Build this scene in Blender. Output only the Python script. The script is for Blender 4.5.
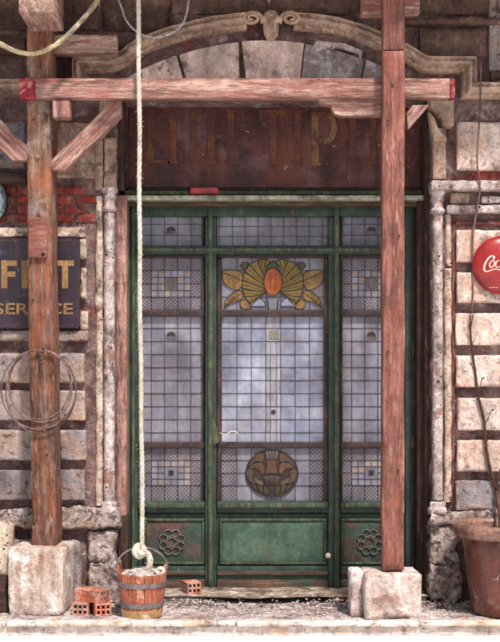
import bpy, bmesh, math, random
from mathutils import Vector, Matrix, noise
R = math.radians
rnd = random.Random(7)
for o in list(bpy.data.objects): bpy.data.objects.remove(o)
S = bpy.context.scene
COL = S.collection

# ------------------------------------------------------------------ camera, sky, sun, exposure
D, F, VX, VY, H = 8.0, 1200.0, 235.0, 370.0, 1.558     # camera distance to wall face, focal in photo px, optical axis px, eye height
cam = bpy.data.cameras.new('camera'); camo = bpy.data.objects.new('camera', cam); COL.objects.link(camo)
camo.location = (0, -D, H); camo.rotation_euler = (R(90), 0, 0)
cam.sensor_fit = 'HORIZONTAL'; cam.sensor_width = 36; cam.lens = 36 * F / 500
cam.shift_x = (250 - VX) / 500; cam.shift_y = (VY - 321) / 500
cam.clip_end = 2000
S.camera = camo
SUN_EL, SUN_AZ = 57, 24          # azimuth to the right of the camera axis
w = bpy.data.worlds.new('World'); S.world = w; w.use_nodes = True
nt = w.node_tree; bg = nt.nodes['Background']
sky = nt.nodes.new('ShaderNodeTexSky'); sky.sky_type = 'NISHITA'; sky.sun_disc = False
sky.sun_elevation = R(SUN_EL); sky.sun_rotation = R(180 - SUN_AZ)
sky.air_density = 1.4; sky.dust_density = 3.0; sky.ozone_density = 1.0
nt.links.new(sky.outputs[0], bg.inputs[0]); bg.inputs[1].default_value = 0.075
sun = bpy.data.lights.new('sun', 'SUN'); sun.energy = 3.4; sun.angle = R(6); sun.color = (1, .915, .84)
suno = bpy.data.objects.new('sun', sun); COL.objects.link(suno)
sd = Vector((math.sin(R(SUN_AZ)) * math.cos(R(SUN_EL)), -math.cos(R(SUN_AZ)) * math.cos(R(SUN_EL)), math.sin(R(SUN_EL))))
suno.rotation_euler = sd.to_track_quat('Z', 'Y').to_euler(); suno.location = sd * 20
vs = S.view_settings; vs.view_transform = 'Standard'; vs.look = 'None'; vs.gamma = 1; vs.use_curve_mapping = False
vs.exposure = 0.6
S.render.engine = 'CYCLES'; S.cycles.max_bounces = 6; S.cycles.diffuse_bounces = 3; S.cycles.glossy_bounces = 2; S.cycles.transmission_bounces = 1; S.cycles.transparent_max_bounces = 2

# ------------------------------------------------------------------ helpers
def X(px, Y=0.0): return (px - VX) * (D + Y) / F
def Z(py, Y=0.0): return H + (VY - py) * (D + Y) / F
def P(px, py, Y=0.0): return Vector((X(px, Y), Y, Z(py, Y)))
def L(s, Y=0.0): return s * (D + Y) / F           # length of s photo px at depth Y

def srgb(r, g, b):
    f = lambda c: ((c / 255 + .055) / 1.055) ** 2.4 if c > 10 else c / 255 / 12.92
    return (f(r), f(g), f(b), 1)

def setp(o, p):
    o.parent = p
    o.matrix_parent_inverse = p.matrix_basis.inverted()

def tag(o, label, cat, group=None):
    o['label'] = label; o['category'] = cat
    if group: o['group'] = group
    return o
def empty(name, loc, label, cat, group=None):
    o = bpy.data.objects.new(name, None); COL.objects.link(o)
    o.matrix_basis = Matrix.Translation(Vector(loc)); o.empty_display_size = .1
    return tag(o, label, cat, group)

class MB:
    def __init__(s): s.v = []; s.f = []
    def add(s, v, f):
        n = len(s.v); s.v += [tuple(p) for p in v]; s.f += [tuple(i + n for i in q) for q in f]; return s
    def box(s, x0, x1, y0, y1, z0, z1):
        return s.add([(x0,y0,z0),(x1,y0,z0),(x1,y1,z0),(x0,y1,z0),(x0,y0,z1),(x1,y0,z1),(x1,y1,z1),(x0,y1,z1)],
                     [(0,3,2,1),(4,5,6,7),(0,1,5,4),(1,2,6,5),(2,3,7,6),(3,0,4,7)])
    def tube(s, pts, r, n=8, closed=False, cap=True, amp=0, seed=0):
        pts = [Vector(p) for p in pts]; m = len(pts)
        rr = r if callable(r) else (lambda t: r)
        up = None; v = []
        for i, p in enumerate(pts):
            a = pts[(i - 1) % m] if (closed or i > 0) else pts[i]; b = pts[(i + 1) % m] if (closed or i < m - 1) else pts[i]
            t = (b - a).normalized()
            if up is None:
                up = Vector((0, 0, 1)) if abs(t.z) < .9 else Vector((1, 0, 0))
            up = (up - t * up.dot(t)).normalized(); sd_ = t.cross(up)
            ra = rr(i / max(1, m - 1))
            for k in range(n):
                an = 2 * math.pi * k / n
                q = p + (up * math.cos(an) + sd_ * math.sin(an)) * ra
                if amp: q += (q - p).normalized() * noise.noise(q * 40 + Vector((seed, 0, 0))) * amp
                v.append(q)
        f = []
        for i in range(m if closed else m - 1):
            j = (i + 1) % m
            for k in range(n):
                k2 = (k + 1) % n
                f.append((i*n+k, j*n+k, j*n+k2, i*n+k2))
        if cap and not closed:
            f.append(tuple(range(n))); f.append(tuple((m-1)*n + k for k in reversed(range(n))))
        return s.add(v, f)
    def lathe(s, c, prof, n=32, arc=(0, 2 * math.pi), amp=0, freq=20, seed=0):
        v = []; full = abs(arc[1] - arc[0] - 2 * math.pi) < 1e-4; m = n if full else n + 1
        for (r, z) in prof:
            for k in range(m):
                a = arc[0] + (arc[1] - arc[0]) * k / n
                q = Vector((c[0] + r * math.cos(a), c[1] + r * math.sin(a), c[2] + z))
                if amp: q += Vector((math.cos(a), math.sin(a), 0)) * noise.noise(q * freq + Vector((seed, 0, 0))) * amp
                v.append(q)
        f = []
        for i in range(len(prof) - 1):
            for k in range(n):
                k2 = (k + 1) % m
                f.append((i*m+k, i*m+k2, (i+1)*m+k2, (i+1)*m+k))
        return s.add(v, f)
    def prism(s, poly, y0, y1):            # poly of (x, z), y0 front
        n = len(poly); v = [(x, y0, z) for x, z in poly] + [(x, y1, z) for x, z in poly]
        f = [tuple(range(n)), tuple(reversed(range(n, 2 * n)))] + [(i, i + n, (i + 1) % n + n, (i + 1) % n) for i in range(n)]
        return s.add(v, f)
    def sweep(s, path, prof, amp=0, seed=0):   # path (x,z) ; prof list of (offset along left normal, y)
        n = len(path); v = []
        for i, p in enumerate(path):
            p = Vector(p)
            t0 = (Vector(path[i]) - Vector(path[i-1])).normalized() if i > 0 else None
            t1 = (Vector(path[i+1]) - p).normalized() if i < n - 1 else None
            if t0 is None: t0 = t1
            if t1 is None: t1 = t0
            n0 = Vector((-t0.y, t0.x)); n1 = Vector((-t1.y, t1.x)); nn = (n0 + n1)
            nn = nn / max(.3, nn.dot(n0)) if nn.length > 1e-6 else n0
            for (o, y) in prof:
                q = Vector((p.x + nn.x * o, y, p.y + nn.y * o))
                if amp: q += noise.noise_vector(q * 22 + Vector((seed, 0, 0))) * amp
                v.append(q)
        m = len(prof); f = []
        for i in range(n - 1):
            for k in range(m - 1):
                f.append((i*m+k, i*m+k+1, (i+1)*m+k+1, (i+1)*m+k))
        f.append(tuple(range(m))); f.append(tuple((n-1)*m + k for k in reversed(range(m))))
        return s.add(v, f)
    def mesh(s, name, smooth=False):
        me = bpy.data.meshes.new(name); me.from_pydata(s.v, [], s.f)
        bm = bmesh.new(); bm.from_mesh(me); bmesh.ops.recalc_face_normals(bm, faces=bm.faces); bm.to_mesh(me); bm.free()
        if smooth: me.polygons.foreach_set('use_smooth', [True] * len(me.polygons)); 
        me.update(); return me
    def build(s, name, mat, parent=None, smooth=False, mx=None, angle=None):
        me = s.mesh(name, smooth)
        if angle is not None and smooth: me.set_sharp_from_angle(angle=R(angle))
        o = bpy.data.objects.new(name, me); COL.objects.link(o)
        if mat: me.materials.append(M[mat])
        if mx: o.matrix_basis = mx
        if parent: setp(o, parent)
        return o

def coords(a, b, r, step):
    r = min(r, (b - a) * .45)
    inner = [a + r + (b - a - 2 * r) * i / max(1, round((b - a - 2 * r) / step)) for i in range(max(1, round((b - a - 2 * r) / step)) + 1)]
    return [a, a + r * .35] + inner + [b - r * .35, b]

def rbox_data(x0, x1, y0, y1, z0, z1, r=.01, step=.05, amp=.003, freq=14, wob=.0, chip=0, seed=0, ridge=0):
    cs = [coords(x0, x1, r, step), coords(y0, y1, r, step), coords(z0, z1, r, step)]
    n = [len(c) for c in cs]; idx = {}; V = []; Fc = []
    lo = Vector((x0, y0, z0)) ; hi = Vector((x1, y1, z1)); rr = [min(r, (hi[i]-lo[i]) * .45) for i in range(3)]
    so = Vector((seed * 3.71, seed * 1.93, seed * 5.17))
    def vert(i, j, k):
        key = (i, j, k)
        if key in idx: return idx[key]
        p = Vector((cs[0][i], cs[1][j], cs[2][k]))
        q = Vector([min(max(p[a], lo[a] + rr[a]), hi[a] - rr[a]) for a in range(3)])
        d = p - q; sc = Vector([d[a] / rr[a] for a in range(3)]); l = sc.length
        ne = sum(1 for a in range(3) if abs(sc[a]) > .5)
        if l > 1e-9:
            u = sc / l
            p = q + Vector([u[a] * rr[a] for a in range(3)])
            dn = Vector([u[a] for a in range(3)]).normalized()
        else: dn = Vector((0, 0, 0))
        b = p + so
        h = amp * noise.fractal(b * freq, .9, 2.1, 4)
        if ridge: h -= ridge * max(0, noise.noise(b * freq * .6)) ** .7 + ridge * .6 * abs(noise.noise(b * freq * 1.7))
        if chip:
            c = max(0, noise.noise(b * 9) - .05) * chip
            h -= c * (1 if ne > 1 else .12)
        p = p + dn * h
        if wob: p = p + noise.noise_vector(b * 2.5) * wob
        idx[key] = len(V); V.append(p); return idx[key]
    for ax in range(3):
        a, b = [(1, 2), (2, 0), (0, 1)][ax]
        for side in (0, n[ax] - 1):
            for i in range(n[a] - 1):
                for j in range(n[b] - 1):
                    q = []
                    for (di, dj) in ((0,0),(1,0),(1,1),(0,1)):
                        t = [0, 0, 0]; t[ax] = side; t[a] = i + di; t[b] = j + dj; q.append(vert(*t))
                    Fc.append(tuple(q) if side else tuple(reversed(q)))
    return V, Fc

def rbox(name, mat, parent, x0, x1, y0, y1, z0, z1, smooth=True, **kw):
    mb = MB(); mb.add(*rbox_data(x0, x1, y0, y1, z0, z1, **kw))
    return mb.build(name, mat, parent, smooth)
def rpx(name, mat, parent, a, b, c, d, Y0, Y1, **kw):      # photo px x a..b, y c..d (top, bottom) at the front plane Y0
    return rbox(name, mat, parent, X(a, Y0), X(b, Y0), Y0, Y1, Z(d, Y0), Z(c, Y0), **kw)

def timber(name, mat, parent, p0, p1, wd, th, s0=0, s1=0, roll=0, seed=0, r=.006, amp=.002, wob=.004, chip=.006, step=.06):
    p0, p1 = Vector(p0), Vector(p1); d = p1 - p0; ln = d.length
    V, Fc = rbox_data(0, ln, -th / 2, th / 2, -wd / 2, wd / 2, r=r, step=step, amp=amp, freq=9, wob=wob, chip=chip, seed=seed)
    V2 = []
    for v in V:
        v = Vector(v); t = v.x / ln
        v.x += v.z * (s0 * max(0, 1 - t * 4) + s1 * max(0, t * 4 - 3))
        V2.append(v)
    x = d.normalized(); y = Vector((0, 1, 0))
    if abs(x.y) > .9: y = Vector((1, 0, 0))
    z = x.cross(y).normalized(); y = z.cross(x).normalized()
    mx = Matrix((( x.x, y.x, z.x, p0.x), (x.y, y.y, z.y, p0.y), (x.z, y.z, z.z, p0.z), (0, 0, 0, 1)))
    if roll: mx = mx @ Matrix.Rotation(R(roll), 4, 'X')
    mb = MB(); mb.add(V2, Fc)
    return mb.build(name, mat, parent, True, mx)

# ------------------------------------------------------------------ materials
M = {}
def mat(name, cols, scale=5, stretch=(1, 1, 1), rough=.8, bump=.25, bscale=60, spots=(), metallic=0, rand=0, grain=0, spec=.4, coat=0, mottling=.25, dist=.02, edge=None, grime=.4, pits=0, world=False, cracks=0):
    m = bpy.data.materials.new(name); m.use_nodes = True; t = m.node_tree; N = t.nodes; K = t.links.new
    b = N['Principled BSDF']; b.inputs['Metallic'].default_value = metallic; b.inputs['Specular IOR Level'].default_value = spec
    b.inputs['Coat Weight'].default_value = coat
    tc = N.new('ShaderNodeTexCoord'); oi = N.new('ShaderNodeObjectInfo')
    add = N.new('ShaderNodeVectorMath'); add.operation = 'ADD'
    comb = N.new('ShaderNodeCombineXYZ'); mul = N.new('ShaderNodeMath'); mul.operation = 'MULTIPLY'; mul.inputs[1].default_value = 37
    K(oi.outputs['Random'], mul.inputs[0]); K(mul.outputs[0], comb.inputs[0]); K(mul.outputs[0], comb.inputs[2])
    K(tc.outputs['Object'], add.inputs[0]); K(comb.outputs[0], add.inputs[1])
    if world:
        geo = N.new('ShaderNodeNewGeometry'); K(geo.outputs['Position'], add.inputs[0]); mul.inputs[1].default_value = 0
    mp = N.new('ShaderNodeMapping'); mp.inputs['Scale'].default_value = stretch; K(add.outputs[0], mp.inputs[0])
    def nz(sc, det=6, ro=.62, vec=None, di=0):
        n = N.new('ShaderNodeTexNoise'); n.inputs['Scale'].default_value = sc; n.inputs['Detail'].default_value = det
        n.inputs['Roughness'].default_value = ro; n.inputs['Distortion'].default_value = di
        K((vec or mp).outputs[0], n.inputs['Vector']); return n
    def ramp(stops, src):
        r = N.new('ShaderNodeValToRGB'); e = r.color_ramp.elements
        while len(e) < len(stops): e.new(.5)
        for i, (p, c) in enumerate(stops): e[i].position = p; e[i].color = c
        K(src, r.inputs[0]); return r
    def mix(a, bc, f, mode='MIX'):
        x = N.new('ShaderNodeMix'); x.data_type = 'RGBA'; x.blend_type = mode
        for s_, v_ in ((x.inputs['Factor'], f), (x.inputs['A'], a), (x.inputs['B'], bc)):
            if isinstance(v_, (tuple, float, int)): s_.default_value = v_
            else: K(v_, s_)
        return x.outputs['Result']
    def scl(col, src, a, b_, lo, hi):
        mr = N.new('ShaderNodeMapRange'); K(src, mr.inputs[0])
        for q, v_ in zip((1, 2, 3, 4), (a, b_, lo, hi)): mr.inputs[q].default_value = v_
        vm = N.new('ShaderNodeVectorMath'); vm.operation = 'SCALE'; K(col, vm.inputs[0]); K(mr.outputs[0], vm.inputs['Scale']); return vm.outputs[0]
    n1 = nz(scale); k = len(cols)
    c = ramp([(.3 + .4 * i / max(1, k - 1), col) for i, col in enumerate(cols)], n1.outputs['Fac']).outputs[0]
    n2 = nz(bscale, 5, .7, add if not grain else mp)
    if mottling:
        c = scl(c, n2.outputs['Fac'], .3, .7, 1 - 1.9 * mottling, 1 + 1.5 * mottling)
        n3 = nz(bscale * 3.1, 3, .7, add)
        c = scl(c, n3.outputs['Fac'], .3, .7, 1 - 1.2 * mottling, 1 + mottling)
    hts = []
    for i, sp in enumerate(spots):
        ns = nz(sp.get('scale', 12), 7, .68, add if not sp.get('grain') else mp, sp.get('dist', .4))
        th = sp.get('th', .58) - .025; so = sp.get('soft', .04)
        rm = ramp([(th - so, (0, 0, 0, 1)), (th + so, (1, 1, 1, 1))], ns.outputs['Fac'])
        f = N.new('ShaderNodeMath'); f.operation = 'MULTIPLY'; f.inputs[1].default_value = sp.get('a', .9); K(rm.outputs[0], f.inputs[0])
        c = mix(c, sp['col'], f.outputs[0]); hts.append((f.outputs[0], sp.get('h', -.4)))
    if grime:
        gp = N.new('ShaderNodeMapping'); gp.inputs['Scale'].default_value = (6, 6, 1.1) if not grain else (1.5, 7, 7); K(add.outputs[0], gp.inputs[0])
        ng = nz(1.6, 6, .7, gp, .3)
        c = scl(c, ng.outputs['Fac'], .42, .66, 1.06, 1 - grime)
        nh = nz(7, 8, .75, add)
        c = scl(c, nh.outputs['Fac'], .5, .68, 1.03, 1 - grime * .9)
    if cracks:
        cp = N.new('ShaderNodeMapping'); cp.inputs['Scale'].default_value = tuple(1.3 if q == min(stretch) else 26 for q in stretch); K(add.outputs[0], cp.inputs[0])
        nc = nz(1.5, 3, .5, cp, .2)
        rk = ramp([(.47, (0, 0, 0, 1)), (.5, (1, 1, 1, 1)), (.53, (0, 0, 0, 1))], nc.outputs['Fac'])
        nm = nz(1.1, 2, .5, mp); rm2 = ramp([(.45, (0, 0, 0, 1)), (.6, (1, 1, 1, 1))], nm.outputs['Fac'])
        f2 = N.new('ShaderNodeMath'); f2.operation = 'MULTIPLY'; K(rk.outputs[0], f2.inputs[0]); K(rm2.outputs[0], f2.inputs[1])
        f3 = N.new('ShaderNodeMath'); f3.operation = 'MULTIPLY'; f3.inputs[1].default_value = cracks; K(f2.outputs[0], f3.inputs[0])
        c = mix(c, (.03, .018, .015, 1), f3.outputs[0]); hts.append((f3.outputs[0], -1.2))
    if pits:
        vo = N.new('ShaderNodeTexVoronoi'); vo.inputs['Scale'].default_value = pits; K(add.outputs[0], vo.inputs['Vector'])
        pm = nz(5, 3, .6, add); sb_ = N.new('ShaderNodeMapRange'); K(pm.outputs['Fac'], sb_.inputs[0])
        for q, v_ in zip((1, 2, 3, 4), (.4, .62, .16, -.06)): sb_.inputs[q].default_value = v_
        ad = N.new('ShaderNodeMath'); ad.operation = 'ADD'; K(vo.outputs['Distance'], ad.inputs[0]); K(sb_.outputs[0], ad.inputs[1])
        rv = ramp([(.13, (1, 1, 1, 1)), (.18, (0, 0, 0, 1))], ad.outputs[0])
        c = mix(c, (.02, .013, .013, 1), rv.outputs[0]); hts.append((rv.outputs[0], -1.5))
    if edge:
        ge = N.new('ShaderNodeNewGeometry'); rm = ramp([(edge.get('p', .53), (0,0,0,1)), (edge.get('p', .53) + .06, (1,1,1,1))], ge.outputs['Pointiness'])
        f = N.new('ShaderNodeMath'); f.operation = 'MULTIPLY'; f.inputs[1].default_value = edge.get('a', .7); K(rm.outputs[0], f.inputs[0])
        c = mix(c, edge['col'], f.outputs[0])
    if rand:
        hs = N.new('ShaderNodeHueSaturation'); mr = N.new('ShaderNodeMapRange'); K(oi.outputs['Random'], mr.inputs[0])
        mr.inputs[3].default_value = 1 - rand; mr.inputs[4].default_value = 1 + rand
        K(mr.outputs[0], hs.inputs['Value']); K(c, hs.inputs['Color']); c = hs.outputs[0]
    K(c, b.inputs['Base Color'])
    rr = N.new('ShaderNodeMapRange'); K(n2.outputs['Fac'], rr.inputs[0]); rr.inputs[3].default_value = max(.04, rough - .15); rr.inputs[4].default_value = min(1, rough + .15)
    K(rr.outputs[0], b.inputs['Roughness'])
    h = n2.outputs['Fac']
    ha = N.new('ShaderNodeMath'); ha.operation = 'MULTIPLY_ADD'; K(n1.outputs['Fac'], ha.inputs[0]); ha.inputs[1].default_value = .8; K(h, ha.inputs[2]); h = ha.outputs[0]
    for (s_, a_) in hts:
        q = N.new('ShaderNodeMath'); q.operation = 'MULTIPLY_ADD'; K(s_, q.inputs[0]); q.inputs[1].default_value = a_; K(h, q.inputs[2]); h = q.outputs[0]
    bp = N.new('ShaderNodeBump'); bp.inputs['Strength'].default_value = bump; bp.inputs['Distance'].default_value = dist
    K(h, bp.inputs['Height']); K(bp.outputs[0], b.inputs['Normal'])
    M[name] = m; return m

c = srgb
GV = (8, 8, 1)
G = (1.2, 9, 9)      # grain runs along local X
mat('wood_red', [c(134,86,76), c(174,128,116), c(202,164,152)], 3.2, G, .75, .5, 22, grain=1, mottling=.18, cracks=.7,
    spots=[dict(col=c(222,194,180), scale=2.2, th=.59, soft=.05, a=.65, grain=1, h=-.3), dict(col=c(96,54,44), scale=4, th=.6, soft=.05, a=.7, grain=1), dict(col=c(160,66,60), scale=3, th=.61, soft=.04, a=.5, grain=1), dict(col=c(84,66,62), scale=1.6, th=.64, soft=.08, a=.5)])
mat('wood_red_tip', [c(128,26,40), c(164,40,52)], 6, (1,1,1), .6, .4, 40, spots=[dict(col=c(205,130,122), scale=16, th=.56, a=.8)])
mat('wood_salmon', [c(112,68,60), c(144,92,82), c(168,116,104)], 3, G, .75, .45, 20, grain=1, mottling=.16, cracks=.7, grime=.35,
    spots=[dict(col=c(214,172,150), scale=6, th=.64, soft=.03, a=.55, grain=1, h=-.3), dict(col=c(84,44,34), scale=4, th=.61, a=.6, grain=1), dict(col=c(78,64,66), scale=2.0, th=.66, soft=.05, a=.6), dict(col=c(168,88,60), scale=1.6, th=.6, soft=.08, a=.4)])
mat('wood_pale', [c(150,112,98), c(186,152,138), c(206,176,162)], 3, G, .8, .4, 20, cracks=.7, grain=1, mottling=.25, spots=[dict(col=c(112,64,46), scale=4, th=.6, soft=.06, a=.7, grain=1)])
mat('wood_grey', [c(104,74,58), c(148,114,94), c(184,150,130)], 3, G, .8, .5, 20, cracks=.7, grain=1, mottling=.28,
    spots=[dict(col=c(74,50,44), scale=4, th=.57, soft=.06, a=.8, grain=1), dict(col=c(190,172,168), scale=7, th=.6, soft=.06, a=.6), dict(col=c(160,90,54), scale=2, th=.56, soft=.08, a=.6)])
mat('wood_brown', [c(88,48,30), c(124,74,48), c(154,104,76)], 3, G, .7, .5, 20, cracks=.7, grain=1, mottling=.28,
    spots=[dict(col=c(54,33,28), scale=4, th=.57, soft=.06, a=.8, grain=1), dict(col=c(192,172,152), scale=7, th=.62, soft=.03, a=.7, grain=1), dict(col=c(158,92,62), scale=3, th=.57, soft=.1, a=.6), dict(col=c(150,128,124), scale=2.2, th=.58, soft=.08, a=.6, grain=1)])
mat('wood_dark', [c(44,30,28), c(72,50,44), c(96,70,60)], 3, G, .8, .4, 20, cracks=.7, grain=1)
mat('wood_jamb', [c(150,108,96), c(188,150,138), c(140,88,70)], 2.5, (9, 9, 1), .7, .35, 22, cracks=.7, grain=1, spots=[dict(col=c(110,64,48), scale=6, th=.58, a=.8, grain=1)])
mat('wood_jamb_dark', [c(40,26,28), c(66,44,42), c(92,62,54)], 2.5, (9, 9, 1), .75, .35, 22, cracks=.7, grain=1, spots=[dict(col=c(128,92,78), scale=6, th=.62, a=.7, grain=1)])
mat('plank', [c(90,66,52), c(120,92,74)], 3, G, .85, .3, 20, grain=1, rand=.2)
mat('stone_pink', [c(182,154,146), c(222,200,190), c(238,220,212)], 4, (1,1,1), .85, .6, 45, rand=.1, mottling=.18, grime=.38,
    spots=[dict(col=c(112,84,80), scale=8, th=.62, soft=.04, a=.75), dict(col=c(204,150,118), scale=3, th=.59, soft=.08, a=.6), dict(col=c(84,62,62), scale=26, th=.68, a=.8, h=-1)], edge=dict(col=c(236,222,214), p=.54, a=.3))
mat('stone_grey', [c(134,112,102), c(174,152,140), c(202,180,166)], 4, (1,1,1), .85, .7, 45, rand=.14, mottling=.2, grime=.4,
    spots=[dict(col=c(138,146,168), scale=1.8, th=.52, soft=.09, a=.6), dict(col=c(172,138,112), scale=3, th=.58, soft=.08, a=.6), dict(col=c(84,62,58), scale=14, th=.64, a=.8, h=-1)], edge=dict(col=c(216,204,196), p=.54, a=.3))
mat('stone_vouss', [c(188,160,150), c(226,200,190), c(240,220,210)], 4, (1,1,1), .85, .6, 50, rand=.1, mottling=.18, grime=.4, spots=[dict(col=c(112,76,66), scale=7, th=.62, a=.75), dict(col=c(140,128,136), scale=3, th=.6, soft=.06, a=.5)])
mat('stone_slate', [c(124,110,112), c(150,136,138), c(170,156,156)], 6, (1,1,1), .7, .4, 50, spots=[dict(col=c(206,198,202), scale=5, th=.6, a=.9), dict(col=c(140,100,84), scale=6, th=.62, a=.7)])
mat('stone_mould', [c(122,98,88), c(178,148,132), c(212,184,166)], 6, (1,1,1), .8, .6, 40, spots=[dict(col=c(68,50,48), scale=9, th=.62, soft=.06, a=.8), dict(col=c(212,194,184), scale=8, th=.63, a=.7)], edge=dict(col=c(210,182,152), p=.53, a=.6))
mat('stone_white', [c(150,126,120), c(204,188,186), c(230,220,218)], 6, (1,1,1), .8, .6, 40, grime=.5, pits=22, spots=[dict(col=c(142,88,64), scale=6, th=.6, soft=.04, a=.8), dict(col=c(92,72,76), scale=5, th=.62, soft=.04, a=.8)])
mat('stone_cream', [c(172,146,130), c(210,188,170), c(226,208,192)], 6, (1,1,1), .8, .6, 40, grime=.4, pits=24, spots=[dict(col=c(138,86,66), scale=9, th=.61, soft=.04, a=.85), dict(col=c(76,58,60), scale=7, th=.63, soft=.04, a=.85)])
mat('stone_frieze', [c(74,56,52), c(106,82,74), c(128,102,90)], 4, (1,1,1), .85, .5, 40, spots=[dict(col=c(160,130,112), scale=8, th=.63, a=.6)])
mat('stone_rock', [c(150,128,122), c(194,174,168), c(222,208,202)], 9, (1,1,1), .9, 1.0, 40, dist=.03, mottling=.28, grime=.3, spots=[dict(col=c(76,58,58), scale=22, th=.62, soft=.05, a=.8, h=-1), dict(col=c(204,160,122), scale=7, th=.62, a=.5)])
mat('block_white', [c(176,152,144), c(216,198,190), c(232,220,214)], 7, (1,1,.35), .9, .6, 40, mottling=.18, grime=.25, spots=[dict(col=c(142,102,84), scale=6, th=.6, soft=.06, a=.75), dict(col=c(112,102,106), scale=9, th=.63, a=.7), dict(col=c(244,236,232), scale=5, th=.62, soft=.05, a=.8)])
mat('block_streak', [c(164,132,116), c(200,178,166), c(232,220,212)], 6, (3,3,.5), .9, .6, 40, mottling=.2, grime=.3, spots=[dict(col=c(136,92,68), scale=4, th=.6, soft=.06, a=.75), dict(col=c(244,238,232), scale=6, th=.57, soft=.04, a=.85)])
mat('mortar', [c(112,84,82), c(150,120,116), c(178,148,142)], 6, (1,1,1), .95, .9, 45, dist=.03, mottling=.25, grime=.35, spots=[dict(col=c(72,56,68), scale=5, th=.57, soft=.08, a=.75), dict(col=c(158,84,72), scale=5, th=.64, soft=.05, a=.6), dict(col=c(200,182,180), scale=12, th=.63, a=.75)])
mat('brick', [c(140,52,46), c(170,66,56), c(150,78,68)], 9, (1,1,1), .85, .6, 60, rand=.25, mottling=.22, spots=[dict(col=c(150,118,110), scale=12, th=.57, a=.75), dict(col=c(72,46,40), scale=8, th=.6, a=.75)])
mat('brick_dull', [c(112,52,50), c(136,66,62), c(128,84,80)], 9, (1,1,1), .85, .6, 60, mottling=.22, spots=[dict(col=c(150,118,112), scale=9, th=.56, a=.8), dict(col=c(80,56,56), scale=7, th=.58, a=.8)])
mat('terracotta', [c(160,84,64), c(188,108,84), c(210,138,114)], 12, (1,1,1), .85, .3, 60, rand=.08, mottling=.2, grime=.4, spots=[dict(col=c(226,200,188), scale=9, th=.58, soft=.06, a=.8), dict(col=c(110,60,48), scale=9, th=.62, a=.7)])
mat('rust_sign', [c(54,26,28), c(80,41,40), c(106,64,62)], 5, (1.5,1,.6), .5, .4, 40, mottling=.2, grime=.4, spots=[dict(col=c(120,60,38), scale=4, th=.6, soft=.08, a=.5), dict(col=c(128,94,94), scale=3, th=.61, soft=.08, a=.6), dict(col=c(205,190,185), scale=28, th=.69, soft=.02, a=.8)])
mat('sign_letter', [c(88,50,34), c(112,68,42), c(84,46,36)], 7, (1,1,.4), .7, .3, 40, grime=.2, spots=[dict(col=c(84,45,41), scale=8, th=.52, soft=.06, a=.95, h=0)])
mat('sign_letter_pale', [c(136,102,72), c(116,82,54)], 7, (1,1,.4), .7, .3, 40, grime=.2, spots=[dict(col=c(86,46,42), scale=10, th=.55, soft=.06, a=.9, h=0)])
mat('green', [c(34,52,46), c(48,70,61), c(66,88,78)], 3, GV, .45, .35, 26, grain=1, mottling=.16, grime=.35, cracks=.4, spots=[dict(col=c(104,96,66), scale=5, th=.66, soft=.03, a=.75, grain=1), dict(col=c(76,52,46), scale=4, th=.65, soft=.04, a=.8, grain=1), dict(col=c(150,158,146), scale=22, th=.69, a=.5)])
mat('green_worn', [c(70,86,64), c(104,110,78), c(134,132,98)], 4, GV, .55, .4, 30, grain=1, mottling=.16, spots=[dict(col=c(40,66,56), scale=4, th=.5, soft=.06, a=.9, grain=1), dict(col=c(92,62,46), scale=4, th=.6, soft=.05, a=.8, grain=1)])
mat('green_panel', [c(48,72,62), c(66,92,76), c(86,110,92)], 5, (1,1,1), .42, .25, 40, mottling=.13, grime=.3, spots=[dict(col=c(84,70,58), scale=5, th=.67, soft=.06, a=.6), dict(col=c(122,144,120), scale=14, th=.66, a=.5)])
mat('green_red_panel', [c(48,66,60), c(82,68,64), c(108,76,70)], 6, (1,1,1), .6, .35, 40, mottling=.2, spots=[dict(col=c(44,76,64), scale=8, th=.54, soft=.05, a=.8)])
mat('brown_rail', [c(54,40,36), c(92,68,56), c(124,98,78)], 4, (1,9,9), .7, .4, 26, grain=1, spots=[dict(col=c(56,76,62), scale=9, th=.58, soft=.05, a=.8)])
mat('bar_brown', [c(44,32,36), c(62,46,48), c(80,58,56)], 5, (1,6,6), .6, .3, 30)
mat('inner_rust', [c(38,28,32), c(58,40,42), c(124,76,54)], 5, (6,6,1), .65, .3, 30)
mat('ledge', [c(120,122,106), c(166,166,148), c(196,192,176)], 5, (.6,4,4), .5, .35, 30, spots=[dict(col=c(92,86,66), scale=7, th=.59, a=.8)])
mat('lead', [c(44,38,46), c(60,52,58)], 20, rough=.5, bump=.1, metallic=.3, grime=0)
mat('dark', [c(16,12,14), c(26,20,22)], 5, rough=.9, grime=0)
def glass(name, cols, spots, **kw):
    k = dict(rough=.16, bump=.12, bscale=9, rand=.07, spec=.5, mottling=.05, grime=.28, world=True); k.update(kw)
    mat(name, cols, k.pop('scale', 3), (1,1,1), k.pop('rough'), k.pop('bump'), k.pop('bscale'), spots=spots, **k)
glass('glass_a', [c(112,112,126), c(136,135,150), c(160,158,170)], [dict(col=c(150,134,126), scale=4, th=.63, soft=.08, a=.5, h=0), dict(col=c(88,84,98), scale=2.0, th=.54, soft=.1, a=.7, h=0), dict(col=c(222,216,212), scale=34, th=.72, soft=.02, a=.6, h=0)])
glass('glass_b', [c(112,118,142), c(150,156,178), c(198,201,213)], [dict(col=c(176,164,164), scale=4, th=.62, soft=.08, a=.5, h=0), dict(col=c(90,92,114), scale=2.0, th=.54, soft=.12, a=.75, h=0), dict(col=c(232,226,222), scale=34, th=.72, soft=.02, a=.6, h=0)])
glass('glass_tex', [c(102,96,108), c(122,114,124), c(136,128,134)], [], scale=5, rough=.35, bump=.3, bscale=90, mottling=.15)
glass('glass_pink', [c(138,122,122), c(152,136,132), c(138,130,134)], [], scale=5, rand=.12)
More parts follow.
